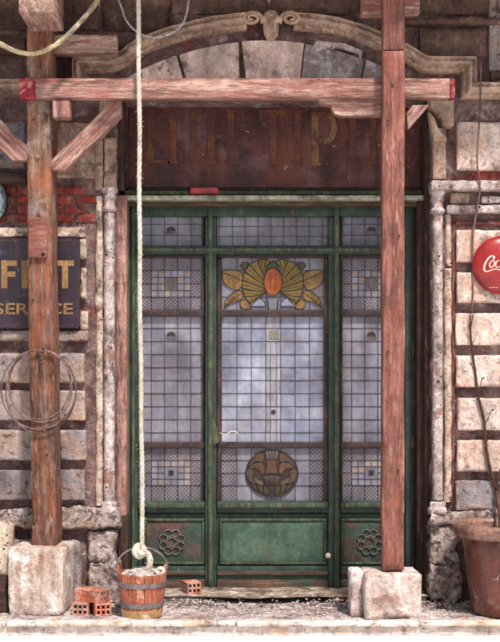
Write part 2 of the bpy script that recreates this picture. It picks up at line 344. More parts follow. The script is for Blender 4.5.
mat('glass_strip', [c(132,130,142), c(152,150,162), c(170,166,174)], 4, (14,1,.5), .25, .1, 30, spec=.5, mottling=.05)
for nm, cl in (('gl_olive',[c(62,62,30),c(84,80,38)]), ('gl_gold',[c(124,100,42),c(150,124,58)]), ('gl_ochre',[c(112,82,46),c(142,110,64),c(124,90,52)]), ('gl_orange',[c(126,60,28),c(160,84,40),c(136,68,34)]), ('gl_brown',[c(50,38,32),c(66,50,42)]), ('gl_copper',[c(84,56,40),c(108,76,54)]), ('gl_grey',[c(86,78,78),c(108,98,98)]), ('gl_rib',[c(84,68,56),c(100,82,70)]), ('gl_square',[c(128,126,112),c(144,142,132)]), ('gl_umber',[c(64,48,38),c(86,66,52)])):
    mat(nm, cl, 10, rough=.25, bump=.15, rand=.16, mottling=.15, grime=.35)
mat('sign_purple', [c(40,28,42), c(50,35,50), c(62,44,60)], 3, rough=.35, bump=.08, spots=[dict(col=c(120,112,122), scale=22, th=.68, soft=.03, a=.6, h=0), dict(col=c(76,94,130), scale=8, th=.67, soft=.05, a=.6, h=0)], coat=.2)
mat('gold', [c(136,104,64), c(160,126,82)], 8, rough=.45, bump=.1, grime=.3)
mat('gold_dim', [c(96,72,52), c(116,88,62)], 8, rough=.5, bump=.1)
mat('enamel_red', [c(142,26,30), c(160,34,36), c(134,28,32)], 3, rough=.28, bump=.04, coat=.35, mottling=.06, grime=.25, spots=[dict(col=c(104,38,36), scale=9, th=.64, a=.6, h=0)])
mat('enamel_cream', [c(220,204,184), c(228,214,198)], 6, rough=.4, bump=.02, mottling=.05, grime=.15)
mat('enamel_blue', [c(150,174,190), c(196,206,212)], 8, rough=.35, bump=.1, spots=[dict(col=c(40,60,70), scale=12, th=.58, a=.8)])
mat('rope', [c(196,184,166), c(226,218,204), c(238,233,224)], 14, rough=.9, bump=.6, bscale=120, mottling=.13, grime=.2, spots=[dict(col=c(176,168,116), scale=7, th=.64, soft=.05, a=.7), dict(col=c(112,94,84), scale=14, th=.64, a=.75)])
mat('rope_yellow', [c(160,142,104), c(200,184,142), c(216,206,176)], 12, rough=.85, bump=.5, bscale=100, mottling=.15, grime=.3, spots=[dict(col=c(112,104,104), scale=7, th=.58, soft=.05, a=.75)])
mat('cable_steel', [c(160,158,166), c(205,203,208)], 30, rough=.4, metallic=.3, grime=.2)
mat('wire_rust', [c(92,70,68), c(128,102,98), c(150,124,118)], 30, rough=.6, bump=.2, metallic=.2)
mat('vine', [c(66,42,36), c(100,64,52)], 12, rough=.85, bump=.4)
mat('stave', [c(146,78,56), c(178,102,76), c(204,134,106)], 4, (9,9,1), .75, .45, 24, grain=1, rand=.16, mottling=.15, grime=.35, spots=[dict(col=c(104,60,50), scale=6, th=.6, soft=.05, a=.65, grain=1), dict(col=c(226,186,164), scale=7, th=.61, a=.6)])
mat('hoop', [c(104,98,102), c(140,132,136), c(122,98,90)], 14, rough=.55, bump=.25, metallic=.4)
mat('bucket_base', [c(176,130,84), c(208,166,112)], 7, rough=.85, bump=.4, spots=[dict(col=c(234,220,204), scale=9, th=.57, a=.8)])
mat('rubble', [c(160,142,140), c(208,194,190), c(238,228,224)], 30, rough=.95, bump=.4, rand=.2, mottling=.25, grime=.3, spots=[dict(col=c(128,84,66), scale=20, th=.6, a=.7)])
mat('glaze', [c(66,30,22), c(94,46,34), c(112,60,46)], 4, rough=.32, bump=.15, coat=.25, mottling=.15, spots=[dict(col=c(150,114,102), scale=7, th=.61, soft=.06, a=.6, h=0), dict(col=c(215,205,200), scale=18, th=.69, soft=.02, a=.7, h=0)])
mat('glaze_rim', [c(112,78,66), c(150,114,98), c(170,136,120)], 6, rough=.35, bump=.2, coat=.2, spots=[dict(col=c(88,50,40), scale=6, th=.58, soft=.06, a=.75)])
mat('soil', [c(44,32,26), c(66,50,40)], 30, rough=1, bump=.8)
mat('plastic_red', [c(150,46,52), c(178,66,70)], 9, rough=.4, bump=.1)
mat('iron_flower', [c(84,98,88), c(122,120,110), c(148,144,130)], 20, rough=.6, bump=.3, metallic=.1, spots=[dict(col=c(106,70,58), scale=20, th=.56, a=.8)])
mat('iron_dark', [c(44,38,38), c(70,58,52)], 20, rough=.5, metallic=.5)
mat('pavement', [c(144,122,118), c(196,178,174), c(232,218,214)], 7, rough=.9, bump=.9, bscale=50, mottling=.28, grime=.3, spots=[dict(col=c(96,76,72), scale=12, th=.61, soft=.05, a=.85), dict(col=c(242,234,230), scale=4, th=.55, soft=.06, a=.8), dict(col=c(160,110,84), scale=3, th=.62, soft=.06, a=.5)])
mat('kerb', [c(196,176,166), c(228,214,208), c(240,232,228)], 6, rough=.85, bump=.4, bscale=50, mottling=.15, grime=.3, rand=.05, spots=[dict(col=c(112,88,76), scale=9, th=.62, soft=.04, a=.7), dict(col=c(214,180,138), scale=4, th=.6, soft=.06, a=.55)])
mat('street', [c(206,198,194), c(226,220,216), c(236,232,228)], 4, rough=.85, bump=.3, mottling=.08, grime=.1)
mat('threshold', [c(112,92,80), c(152,132,118), c(186,170,158)], 4, (1,5,5), .85, .6, 30, spots=[dict(col=c(72,54,46), scale=8, th=.58, a=.75), dict(col=c(212,202,194), scale=6, th=.59, a=.75)])

# dotted texture glass (a regular lattice of small dark dots pressed into the pane)
def dots(name, base):
    m = M[base].copy(); m.name = name; t = m.node_tree; N = t.nodes; K = t.links.new
    tc = N.new('ShaderNodeTexCoord'); mp = N.new('ShaderNodeMapping'); mp.inputs['Rotation'].default_value = (0, R(45), 0); mp.inputs['Scale'].default_value = (1, 0, 1)
    K(tc.outputs['Object'], mp.inputs[0])
    v = N.new('ShaderNodeTexVoronoi'); v.inputs['Randomness'].default_value = 0; v.inputs['Scale'].default_value = 52; K(mp.outputs[0], v.inputs['Vector'])
    r = N.new('ShaderNodeValToRGB'); r.color_ramp.elements[0].position = .24; r.color_ramp.elements[0].color = (.3,.27,.3,1); r.color_ramp.elements[1].position = .34; r.color_ramp.elements[1].color = (1,1,1,1)
    K(v.outputs['Distance'], r.inputs[0])
    b = N['Principled BSDF']; src = b.inputs['Base Color'].links[0].from_socket
    x = N.new('ShaderNodeMix'); x.data_type = 'RGBA'; x.blend_type = 'MULTIPLY'; x.inputs['Factor'].default_value = 1
    K(src, x.inputs['A']); K(r.outputs[0], x.inputs['B']); K(x.outputs['Result'], b.inputs['Base Color']); M[name] = m
dots('glass_dots', 'glass_tex')

# ------------------------------------------------------------------ ground
def struct(o): o['kind'] = 'structure'; return o
g = MB(); g.add([(-400,-400,-.14),(400,-400,-.14),(400,400,-.14),(-400,400,-.14)], [(0,1,2,3)])
struct(g.build('ground', 'street'))
YK = -.585
pv = struct(rbox('pavement', 'pavement', None, -4.2, 4.2, -.515, .5, -.13, 0, r=.008, step=.04, amp=.008, freq=7, seed=3))
kb = MB(); kb.add(*rbox_data(-4.2, 4.2, YK + .03, -.52, -.139, -.031, r=.006, step=.05, amp=.004, freq=9, seed=4))
kerb = struct(kb.build('kerb', 'kerb', None, True))
x = -4.2; i = 0
while x < 4.1:
    ln = rnd.uniform(1.1, 1.7)
    rbox('kerb_stone', 'kerb', kerb, x + .003, min(4.2, x + ln) - .003, YK, -.512, -.030, .004 + rnd.uniform(-.003, .003), r=.009, step=.03, amp=.005, freq=9, chip=.035, seed=20 + i)
    x += ln; i += 1
st = struct(rbox('lower_step', 'street', None, -4.2, 4.2, YK - 1.4, YK + .025, -.139, -.083, r=.015, step=.1, amp=.004, seed=9))

# ------------------------------------------------------------------ facade masonry
fac = empty('building_facade', (0, .3, 0), 'old weathered stone and brick facade with arched hood moulding round the doorway', 'building')
OL, OR, OT = X(116), X(432), Z(98)
wall = MB()
for (a, b, z0, z1, sd_) in ((-3.6, OL, 0, 4.7, 1), (OR, 3.6, 0, 4.7, 2), (OL + .001, OR - .001, OT, 4.7, 3)):
    wall.add(*rbox_data(a, b, .035, .62, z0, z1, r=.008, step=.035, amp=.016, freq=9, seed=sd_))
wl = wall.build('wall', 'mortar', fac, True)
ib = MB(); ib.box(OL - .1, OR + .1, .60, .64, 0, OT + .1)
ib.build('interior_backing', 'dark', fac)

def stone(a, b, t, btm, m, Y0=0.0, Y1=.07, s=0, name='stone_block', **kw):
    k = dict(r=.005, step=.016, amp=.004, freq=26, chip=.07, wob=.004, seed=s); k.update(kw)
    return rpx(name, m, fac, a, b, t, btm, Y0, Y1, **k)
# right: rusticated courses
rows = [(230,262),(272,303),(313,345),(355,387),(398,430),(440,472),(481,510)]
for i, (t, b) in enumerate(rows):
    x1 = 560 + rnd.uniform(-20, 20)
    stone(457 + rnd.uniform(-1, 1.5), x1 if i < 6 else 496, t, b, 'stone_pink' if i < 6 else 'stone_grey', s=40 + i, Y0=-.012 + rnd.uniform(-.01, .006))
    if i < 6: stone(x1 + 10, 720, t, b, 'stone_pink', s=60 + i)
stone(457, 560, 122, 170, 'stone_pink', s=55, Y0=-.015, chip=.07); stone(570, 720, 122, 170, 'stone_pink', s=56)
stone(499, 600, 481, 510, 'stone_grey', s=58)
# left: rusticated courses either side of the sign
for i, (t, b) in enumerate([(353,383),(390,420),(430,460),(470,500)]):
    stone(-60, 86 + rnd.uniform(-2.5, 1.5), t, b, 'stone_grey', s=80 + i, Y0=-.01 + rnd.uniform(-.01, .006))
    stone(-250, -68, t, b, 'stone_grey', s=90 + i)
stone(-60, 25, 122, 168, 'stone_grey', s=96); stone(56, 96, 122, 178, 'stone_mould', Y0=.015, s=97)
stone(-250, -68, 122, 168, 'stone_grey', s=98); stone(-250, -68, 190, 340, 'stone_grey', s=99, step=.05)
# stone frame round the left sign
for (a, b, t, bt, s_, m) in ((-60,85,227,237,1,'stone_cream'), (79,86,239,259,2,'stone_cream'), (80.5,86,268,299,3,'stone_cream'), (80,88,311,330,4,'stone_cream'), (-60,88,330.5,341,5,'stone_grey')):
    stone(a, b, t, bt, m, Y0=-.012, s=100 + s_, name='frame_stone', r=.008, chip=.03)
# bricks showing on the left, and a red course on the right
bm_ = [MB().add(*rbox_data(-.07, .07, 0, .05, -.026, .026, r=.005, step=.05, amp=.003, seed=200 + q)).mesh('brick', True) for q in range(4)]
for me in bm_: me.materials.append(M['brick'])
def brick_row(x0, x1, z, y, off):
    x = x0 + off
    while x < x1:
        o = bpy.data.objects.new('brick', bm_[rnd.randrange(4)]); COL.objects.link(o)
        o.matrix_basis = Matrix.Translation((x, y + rnd.uniform(-.006, .006), z)) @ Matrix.Rotation(rnd.uniform(-.02, .02), 4, 'Y')
        setp(o, fac); x += .152
for k in range(4): brick_row(X(-40), X(92), Z(190 + 9.3 * k), .02, .076 * (k % 2))
brick_row(X(463), X(560), Z(175), .03, 0)
# colonnettes, rolls
def column(name, px, r, t, b, Yc, m, s, amp=.004):
    z0, z1 = Z(b), Z(t); n = max(6, int((z1 - z0) / .03)); mb = MB()
    mb.lathe((X(px), Yc, 0), [(r * (1 + .0), z0 + (z1 - z0) * i / n) for i in range(n + 1)], 20, amp=amp, freq=14, seed=s)
    return mb.build(name, m, fac, True)
column('colonnette', 109, .037, 208, 504, .02, 'stone_white', 1); column('roll_moulding', 99, .026, 196, 506, .035, 'stone_cream', 2, .010)
column('colonnette', 438, .035, 212, 500, .02, 'stone_white', 3); column('roll_moulding', 448.5, .025, 268, 502, .03, 'stone_cream', 4, .009)
column('roll_moulding', 449, .022, 214, 266, .035, 'stone_cream', 6, .006)
for (px, yy, m) in ((109, 208, 'stone_white'), (438, 210, 'stone_white')):
    mb = MB(); zz = Z(yy)
    mb.lathe((X(px), .02, zz), [(.03,-.03),(.046,-.02),(.051,-.006),(.044,.008),(.037,.012),(.037,.05),(.043,.062),(.05,.07),(.044,.08),(.043,.095),(.054,.11),(.057,.125),(.05,.135),(.0,.137)], 24, amp=.005, freq=18, seed=px)
    mb.build('capital', m, fac, True)
    mb = MB(); zz = Z(505)
    mb.lathe((X(px), .02, zz), [(.0,-.06),(.062,-.06),(.066,-.04),(.06,-.02),(.05,-.01),(.054,.005),(.05,.02),(.03,.025)], 24, amp=.006, freq=18, seed=px + 3)
    mb.build('column_base', m, fac, True)
for a, b, m, s_ in ((95, 103, 'stone_mould', 1), (104, 116, 'stone_mould', 2), (433, 446, 'stone_mould', 3)):
    stone(a, b, 138 if a < 400 else 128, 190 if a < 400 else 179, m, Y0=.0, Y1=.08, s=120 + s_, name='jamb_stone', chip=.02)
# right ledges and thin frame strips
for (a, b, t, bt, y0, s_, m) in ((431,720,180,190,-.06,1,'stone_white'), (447,720,205,213,-.03,2,'stone_white'), (482,720,196,203,-.02,3,'stone_white'), (451.8,455.2,216,500,.015,4,'brick_dull'), (456,620,221,225.5,.012,6,'brick_dull'), (450,470,192,204,.01,5,'stone_mould')):
    stone(a, b, t, bt, m, Y0=y0, s=130 + s_, name='ledge_moulding', r=.01, chip=.025)
# console brackets at the shoulders
def bracket(pts, m, Y0, Y1, name='console_bracket'):
    mb = MB(); mb.prism([(X(a), Z(b)) for a, b in pts], Y0, Y1)
    o = mb.build(name, m, fac); bv = o.modifiers.new('b', 'BEVEL'); bv.width = .006; bv.segments = 2
    return o
bracket([(428,100),(452,100),(452,128),(446,128),(442,126),(439,120),(433,114),(429,110)], 'stone_mould', -.07, .05)
bracket([(428,112),(434,118),(437,128),(441,134),(446,138),(446,142),(433,142)], 'stone_mould', -.03, .05)
bracket([(100,98),(122,98),(121,110),(117,117),(112,121),(110,128),(104,138),(100,140)], 'stone_mould', -.06, .05)
# flat arch: voussoirs
vt = lambda x: 41 + (x - 265) ** 2 / 520.0        # top line of the voussoirs in photo px
js = [(118,128),(181,191),(239,244.5),(243.5,249)]
vs_ = [((110,140),(112,144),'stone_vouss'), ((141,176.5),(145,188.5),'stone_vouss'), ((179,238.8),(191,239.8),'stone_vouss'), ((241.5,304),(248,298),'stone_vouss'), ((305,364.5),(299,357.5),'stone_slate'), ((365.5,404.5),(358.5,398.5),'stone_slate'), ((405.5,428),(399.5,424),'stone_vouss')]
for k, ((a0, a1), (b0, b1), m) in enumerate(vs_):
    n = 8; poly = [(X(b0), Z(97)), (X(b1), Z(97))] + [(X(a1 + (a0 - a1) * i / n), Z(min(90, vt(a1 + (a0 - a1) * i / n)))) for i in range(n + 1)]
    mb = MB(); mb.prism(poly, -.012 - .012 * (k % 2), .055); o = mb.build('voussoir', m, fac)
    bv = o.modifiers.new('b', 'BEVEL'); bv.width = .007; bv.segments = 3
mb = MB(); mb.prism([(X(310),Z(52)),(X(316),Z(42)),(X(345),Z(45)),(X(362),Z(52)),(X(360),Z(64)),(X(358),Z(55)),(X(340),Z(50)),(X(322),Z(51)),(X(312),Z(55))], -.032, -.02); mb.build('plaster_patch', 'stone_white', fac)
# hood moulding sweep
def smooth(pts, n=5):
    out = []
    for i in range(len(pts) - 1):
        p0 = Vector(pts[max(0, i-1)]); p1 = Vector(pts[i]); p2 = Vector(pts[i+1]); p3 = Vector(pts[min(len(pts)-1, i+2)])
        for k in range(n):
            t = k / n; out.append(.5 * ((2*p1) + (p2-p0)*t + (2*p0-5*p1+4*p2-p3)*t*t + (-p0+3*p1-3*p2+p3)*t**3))
    out.append(Vector(pts[-1])); return out
def hood(pts, name='hood_moulding', m='stone_mould', seed=0):
    pr = [(-L(6),.05),(-L(6),-.03),(-L(5),-.045),(-L(3.2),-.05),(-L(2.4),-.08),(0,-.105),(L(2.5),-.105),(L(3.5),-.09),(L(4.6),-.095),(L(6),-.12),(L(6.4),-.12),(L(6.4),.05)]
    mb = MB(); mb.sweep([(X(p[0]), Z(p[1])) for p in pts], pr, amp=.006, seed=seed)
    o = mb.build(name, m, fac, True, angle=40); return o
def dens(pts, n=6):
    out = []
    for i in range(len(pts) - 1):
        for k in range(n): out.append(Vector(pts[i]).lerp(Vector(pts[i+1]), k / n))
    return out + [Vector(pts[-1])]
hood(dens([(-60,90),(80,90)]) + dens([(81,89),(81,67),(110,67)], 4)[1:] + smooth([(112,66.6),(120,64),(128,59),(140,50),(160,42),(185,34.5),(215,28),(246,24)])[1:], seed=1)
hood(smooth([(294,24),(330,28),(358,35.5),(383,46),(405,56),(417,64),(424,67)]) + dens([(426,67.5),(467,67.5),(467,93),(620,93)], 5)[1:], seed=2)
# keystone bulb with scrolls
ks = MB(); ks.lathe((X(271,-.1), -.07, Z(40,-.07)), [(.0,0),(.03,.004),(.045,.03),(.052,.07),(.05,.11),(.055,.14),(.05,.17),(.03,.19),(0,.195)], 20, amp=.004)
kso = ks.build('keystone_bulb', 'stone_mould', fac, True)
for (cx, sg) in ((252, -1), (290, 1)):
    pts = []
    for k in range(40):
        a = k / 39 * 3.6 * math.pi; r_ = L(8.5) * (1 - k / 52)
        pts.append((X(cx) - sg * r_ * math.cos(a) * 1.1, -.09 - .03 * k / 39, Z(23) + r_ * .75 * math.sin(a)))
    mb = MB(); mb.tube(pts, lambda t: .018 * (1 - .55 * t), 8); mb.build('scroll', 'stone_mould', kso, True)
    mb = MB(); mb.tube([(X(271), -.08, Z(28)), (X(271 + sg * 6), -.085, Z(23)), (X(271 + sg * 11), -.085, Z(24))], .03, 8); mb.build('scroll', 'stone_mould', kso, True)
# frieze blocks above
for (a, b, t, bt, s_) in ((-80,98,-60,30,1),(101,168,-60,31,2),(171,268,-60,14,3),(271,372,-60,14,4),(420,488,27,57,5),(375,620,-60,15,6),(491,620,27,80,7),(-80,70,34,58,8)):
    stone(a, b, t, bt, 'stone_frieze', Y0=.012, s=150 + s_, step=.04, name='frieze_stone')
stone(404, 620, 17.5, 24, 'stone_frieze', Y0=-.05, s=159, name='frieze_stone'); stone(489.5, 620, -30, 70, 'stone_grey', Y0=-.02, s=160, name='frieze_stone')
# eroded bases of the jambs
def rock(a, b, t, bt, Y0, Y1, s, m='stone_rock', **kw):
    k = dict(r=.03, step=.014, amp=.014, freq=13, ridge=.034, wob=.02, seed=s); k.update(kw)
    return rpx('eroded_base_stone', m, fac, a, b, t, bt, Y0, Y1, **k)
rock(-70, 122, 508, 531, -.05, .06, 1, step=.018); rock(87, 119, 528, 566, -.03, .08, 2); rock(85, 121, 562, 603, -.05, .08, 3)
rock(-70, 80, 540, 603, -.005, .06, 4, m='stone_grey', step=.03, ridge=.008); rock(428, 520, 509, 528, -.05, .06, 5); rock(430, 461, 525, 566, -.03, .08, 6); rock(429, 462, 562, 604, -.05, .08, 7)
rock(470, 700, 530, 604, -.005, .06, 8, m='stone_grey', step=.03, ridge=.01); rock(520, 700, 509, 528, -.03, .06, 9, step=.03)

# ------------------------------------------------------------------ shop front: green frame, leaded glass, panels
YD = .30
sf = empty('shop_front', (X(273, YD), YD, .05), 'green painted wooden doorway with leaded stained glass panels and flower motif', 'door')
def bar(name, m, a, b, t, bt, Y0, Y1, parent=sf, r=.006, s=0, amp=.0015, **kw):
    return rpx(name, m, parent, a, b, t, bt, Y0, Y1, r=r, step=.06, amp=amp, freq=9, seed=s + a * .37 + t * .11, **kw)
Yg = YD + .03      # glass plane
# frame timbers
bar('stile', 'green', 124, 137.5, 206, 589, YD - .03, YD + .06); bar('stile', 'green', 405.5, 419, 206, 589, YD - .03, YD + .06)
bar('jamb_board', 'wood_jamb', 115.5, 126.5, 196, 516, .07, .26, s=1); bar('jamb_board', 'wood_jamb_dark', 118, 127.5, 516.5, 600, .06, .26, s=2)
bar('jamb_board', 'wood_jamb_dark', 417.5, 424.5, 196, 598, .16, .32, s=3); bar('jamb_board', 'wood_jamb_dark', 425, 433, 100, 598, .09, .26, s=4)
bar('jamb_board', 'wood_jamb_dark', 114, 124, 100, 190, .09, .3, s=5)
bar('top_rail', 'green', 138, 405, 206, 216.5, YD - .02, YD + .05); bar('transom_rail', 'green', 138, 405, 246, 254, YD - .045, YD + .05)
bar('transom_bead', 'green_worn', 138, 405, 248, 251.5, YD - .06, YD - .044, r=.004)
bar('mullion', 'green', 205, 216.5, 217, 589, YD - .028, YD + .055); bar('mullion', 'green', 328.5, 340, 217, 589, YD - .028, YD + .055)
for a in (208.2, 334.6): bar('mullion_bead', 'green_worn', a, a + 4.4, 206, 587, YD - .048, YD - .027, r=.006)
bar('mullion_bead', 'green_worn', 131.5, 134.5, 206, 587, YD - .048, YD - .029, r=.006)
bar('mullion_bead', 'wood_jamb_dark', 411.5, 414.5, 206, 587, YD - .046, YD - .029, r=.006)
for a, b in ((138, 204.7), (217, 328), (340.5, 405)):
    bar('lock_rail', 'green', a, b, 501, 513, YD - .02, YD + .05); bar('lock_rail_bead', 'green_worn', a, b, 503, 508, YD - .045, YD - .019, r=.006)
    bar('bottom_rail', 'green', a, b, 566, 579, YD - .02, YD + .05); bar('kick_board', 'brown_rail', a, b, 579.4, 589.5, YD - .026, YD + .05)
    bar('rail_bead', 'brown_rail', a, b, 571, 575, YD - .034, YD - .019, r=.004)
    bar('inner_bar', 'bar_brown', a, b, 310, 316.5, YD, Yg + .02, r=.004); bar('inner_bar', 'bar_brown', a, b, 442, 448, YD, Yg + .02, r=.004)
    bar('inner_bar', 'bar_brown', a, b, 254.5, 258, YD + .005, Yg + .02, r=.003)
for a in (217, 324): bar('inner_stile', 'inner_rust', a, a + 4.5, 258.5, 500.5, YD - .004, Yg + .02, r=.004)
for a in (202, 340.5): bar('inner_stile', 'inner_rust', a, a + 2.2, 217, 500.5, YD + .004, Yg + .02, r=.003)
bar('cornice_ledge', 'ledge', 118, 432, 195, 200, .12, YD + .05, r=.01, s=7); bar('cornice_bed', 'brown_rail', 124, 430, 200.4, 206, .2, YD + .05, r=.006, s=8)
bar('cornice_fillet', 'green_worn', 124, 430, 190.5, 194.6, .2, YD + .05, r=.006, s=9)
# lower panels
for a, b, m in ((146,202,'green_red_panel'), (222,324,'green_panel'), (343.5,399,'green_red_panel')):
    p = bar('panel', m, a, b, 521, 562, YD - .012, YD + .03, r=.008)
    bar('panel_backing', 'green', a - 7.5 if a > 150 else 138, b + 5 if b < 399 else 405, 513.5, 565.5, YD + .008, YD + .02, parent=sf, r=.002)
    e = 2.2
    for q in ((a - e, b + e, 518.6, 521.2), (a - e, b + e, 561.8, 564.4), (a - e, a, 521.6, 561.4), (b, b + e, 521.6, 561.4)):
        bar('panel_bead', 'green_worn', q[0], q[1], q[2], q[3], YD - .022, YD + .007, parent=p, r=.004)
    if m == 'green_red_panel':
        cx, cz = X((172 if a < 200 else 370), YD - .02), Z(542, YD - .02); mb = MB()
        for k in range(8):
            an = k * math.pi / 4 + math.pi / 8; R0 = L(9.4, YD)
            ctr = (cx + R0 * math.cos(an), YD - .02, cz + R0 * math.sin(an))
            mb.tube([(ctr[0] + L(3.9) * math.cos(q * math.pi / 7), ctr[1], ctr[2] + L(3.9) * math.sin(q * math.pi / 7)) for q in range(14)], .0048, 6, closed=True)
        mb.tube([(cx + L(4.6) * math.cos(q * math.pi / 7), YD - .02, cz + L(4.6) * math.sin(q * math.pi / 7)) for q in range(14)], .0045, 6, closed=True)
        ro = mb.build('rosette', 'iron_flower', p, True)
# lock disc, torn plate
mb = MB(); mb.lathe((0, 0, 0), [(0,.012),(.012,.012),(.018,.008),(.02,0)], 14); lk = mb.build('lock', 'enamel_cream', sf, True, Matrix.Translation((X(328.5,YD-.05), YD - .027, Z(556, YD - .05))) @ Matrix.Rotation(R(90), 4, 'X'))
mb = MB(); mb.prism([(X(a, YD-.05), Z(b, YD-.05)) for a, b in ((212,418),(215,421),(217,427),(221,432),(222,437),(219,442),(213,446),(211,440),(212,430))], YD - .05, YD - .044); mb.build('torn_plate', 'green_worn', sf)

# leaded glass panels: the came lattice is the part, each pane a sub-part
pane_cache = {}
def pane(parent, a, b, t, bt, m, gap=.35, name='pane'):
    wd, ht = L(b - a - gap, Yg), L(bt - t - gap, Yg); key = (round(wd, 4), round(ht, 4), m)
    if key not in pane_cache:
        me = MB().box(-wd/2, wd/2, -.002, .002, -ht/2, ht/2).mesh('pane'); me.materials.append(M[m]); pane_cache[key] = me
    o = bpy.data.objects.new(name, pane_cache[key]); COL.objects.link(o)
    o.matrix_basis = Matrix.Translation((X((a+b)/2, Yg), Yg + .004, Z((t+bt)/2, Yg))) @ Matrix.Rotation(rnd.gauss(0, .02), 4, 'X') @ Matrix.Rotation(rnd.gauss(0, .02), 4, 'Z')
    setp(o, parent); return o
def lattice(xs, ys, extra=(), wdt=.45):
    mb = MB()
    for i, x_ in enumerate(xs):
        mb.box(X(x_ - wdt/2, Yg), X(x_ + wdt/2, Yg), Yg - .004, Yg + .007, Z(ys[-1], Yg), Z(ys[0], Yg))
    for y_ in ys:
        mb.box(X(xs[0], Yg), X(xs[-1], Yg), Yg - .0025, Yg + .0062, Z(y_ + wdt/2, Yg), Z(y_ - wdt/2, Yg))
    for (a, b, t, bt) in extra:
        if a == b: mb.box(X(a - .25, Yg), X(a + .25, Yg), Yg - .002, Yg + .0055, Z(bt, Yg), Z(t, Yg))
        else: mb.box(X(a, Yg), X(b, Yg), Yg - .0012, Yg + .005, Z(t + .25, Yg), Z(t - .25, Yg))
    return mb.build('leaded_panel', 'lead', sf)
def grid(xs, ys, fm, skip=()):
    lt = lattice(xs, ys)
    for i in range(len(xs) - 1):
        for j in range(len(ys) - 1):
            if (i, j) in skip: continue
            pane(lt, xs[i], xs[i+1], ys[j], ys[j+1], fm(i, j))
    return lt
def arch_emblem(lt, cx, cy, m='gl_grey'):
    mb = MB(); pts = [(X(cx + 4.6 * math.cos(a), Yg), Z(cy + 1 - 4.2 * math.sin(a), Yg)) for a in [math.pi * k / 10 for k in range(11)]]
    mb.prism(pts, Yg - .002, Yg + .0015); o = mb.build('arch_emblem', 'gl_brown', lt)
    mb = MB(); mb.box(X(cx - 5, Yg), X(cx + 5, Yg), Yg - .0015, Yg + .0015, Z(cy + 4.5, Yg), Z(cy + 1.4, Yg)); mb.build('arch_emblem', m, lt)
def patterned(xs, ys, dark_dot):
    # 5 columns; ys: 5 lines (4 rows); the middle 3x2 block is cut into half-size pieces round one large pane
    x0, x1, x2, x3 = xs[1], xs[2], xs[3], xs[4]; ya, yb, yc = ys[1], ys[2], ys[3]
    h1, h2 = (ya + yb) / 2, (yb + yc) / 2
    ex = [(x0, x3, h1, h1), (x0, x3, h2, h2), ((x0+x1)/2, (x0+x1)/2, ya, yc), ((x2+x3)/2, (x2+x3)/2, ya, yc), ((x1+x2)/2, (x1+x2)/2, ya, h1), ((x1+x2)/2, (x1+x2)/2, h2, yc)]
    lt = lattice(xs, [ys[0], ys[1], ys[3], ys[4]], ex + [(xs[0], x1, yb, yb), (x2, xs[5], yb, yb)])
    for i in range(5):
        pane(lt, xs[i], xs[i+1], ys[0], ys[1], 'glass_dots'); pane(lt, xs[i], xs[i+1], ys[3], ys[4], 'glass_dots')
    for i in (0, 4):
        pane(lt, xs[i], xs[i+1], ya, yb, 'glass_dots'); pane(lt, xs[i], xs[i+1], yb, yc, 'glass_dots')
    xx = [x0, (x0+x1)/2, x1, (x1+x2)/2, x2, (x2+x3)/2, x3]; yy = [ya, h1, yb, h2, yc]
    for i in range(6):
        for j in range(4):
            if i in (2, 3) and j in (1, 2): continue
            pane(lt, xx[i], xx[i+1], yy[j], yy[j+1], 'glass_pink' if rnd.random() < .3 else 'glass_a')
    pane(lt, x1, x2, h1, h2, 'gl_grey' if not dark_dot else 'glass_a')
    mb = MB(); cx = (x1+x2)/2
    if dark_dot: mb.box(X(cx - 2.4, Yg), X(cx + 2.4, Yg), Yg - .002, Yg + .0015, Z(yb + 2.4, Yg), Z(yb - 2.4, Yg))
    else: mb.prism([(X(cx + 2.6 * math.cos(a), Yg), Z(yb + 4.5 * math.sin(a), Yg)) for a in [2*math.pi*k/12 for k in range(12)]], Yg - .002, Yg + .0015)
    mb.build('centre_dot', 'lead' if dark_dot else 'gl_grey', lt)
ymid = [316.5] + [328.3 + 13.02 * i for i in range(9)] + [442]
for xs in ([138.6,151.6,164.6,177.6,190.8,202.4], [341.6,351.8,364.8,377.8,390.8,404]):
    lt = grid(xs, [217,224.5,235.5,246], lambda i, j: 'glass_a'); arch_emblem(lt, (xs[2]+xs[3])/2, 230)
    patterned(xs, [258,270.6,283.8,297,310], False)
    lt = grid(xs, ymid, lambda i, j: 'glass_a'); arch_emblem(lt, (xs[2]+xs[3])/2, 335)
    patterned(xs, [448,460.3,472.8,485.2,500.5], True)
xs = [221.6,237,251.5,266,280.8,295.2,309.6,324]
grid([217.2,219.6,232.5,245.3,258.1,270.9,283.7,296.5,309.3,322.1,327.8], [217,226.5,236.5,246], lambda i, j: 'glass_a')
lt = grid(xs, ymid, lambda i, j: 'glass_strip' if i == 3 else 'glass_b')
for a in (270.4, 276.4):
    mb = MB(); mb.box(X(a-.2,Yg), X(a+.2,Yg), Yg-.001, Yg+.004, Z(442,Yg), Z(341,Yg)); mb.build('came', 'lead', lt)
mb = MB(); mb.prism([(X(273.4 + 2.4*math.cos(a),Yg), Z(412 + 2.4*math.sin(a),Yg)) for a in [2*math.pi*k/10 for k in range(10)]], Yg-.002, Yg+.0015); mb.build('centre_dot', 'lead', lt)
mb = MB(); mb.prism([(X(a,Yg), Z(b,Yg)) for a, b in ((269,330.5),(278,330),(278.6,338.5),(274,339.6),(268.6,338.6))], Yg-.002, Yg+.0015); mb.build('centre_pane', 'gl_square', lt)

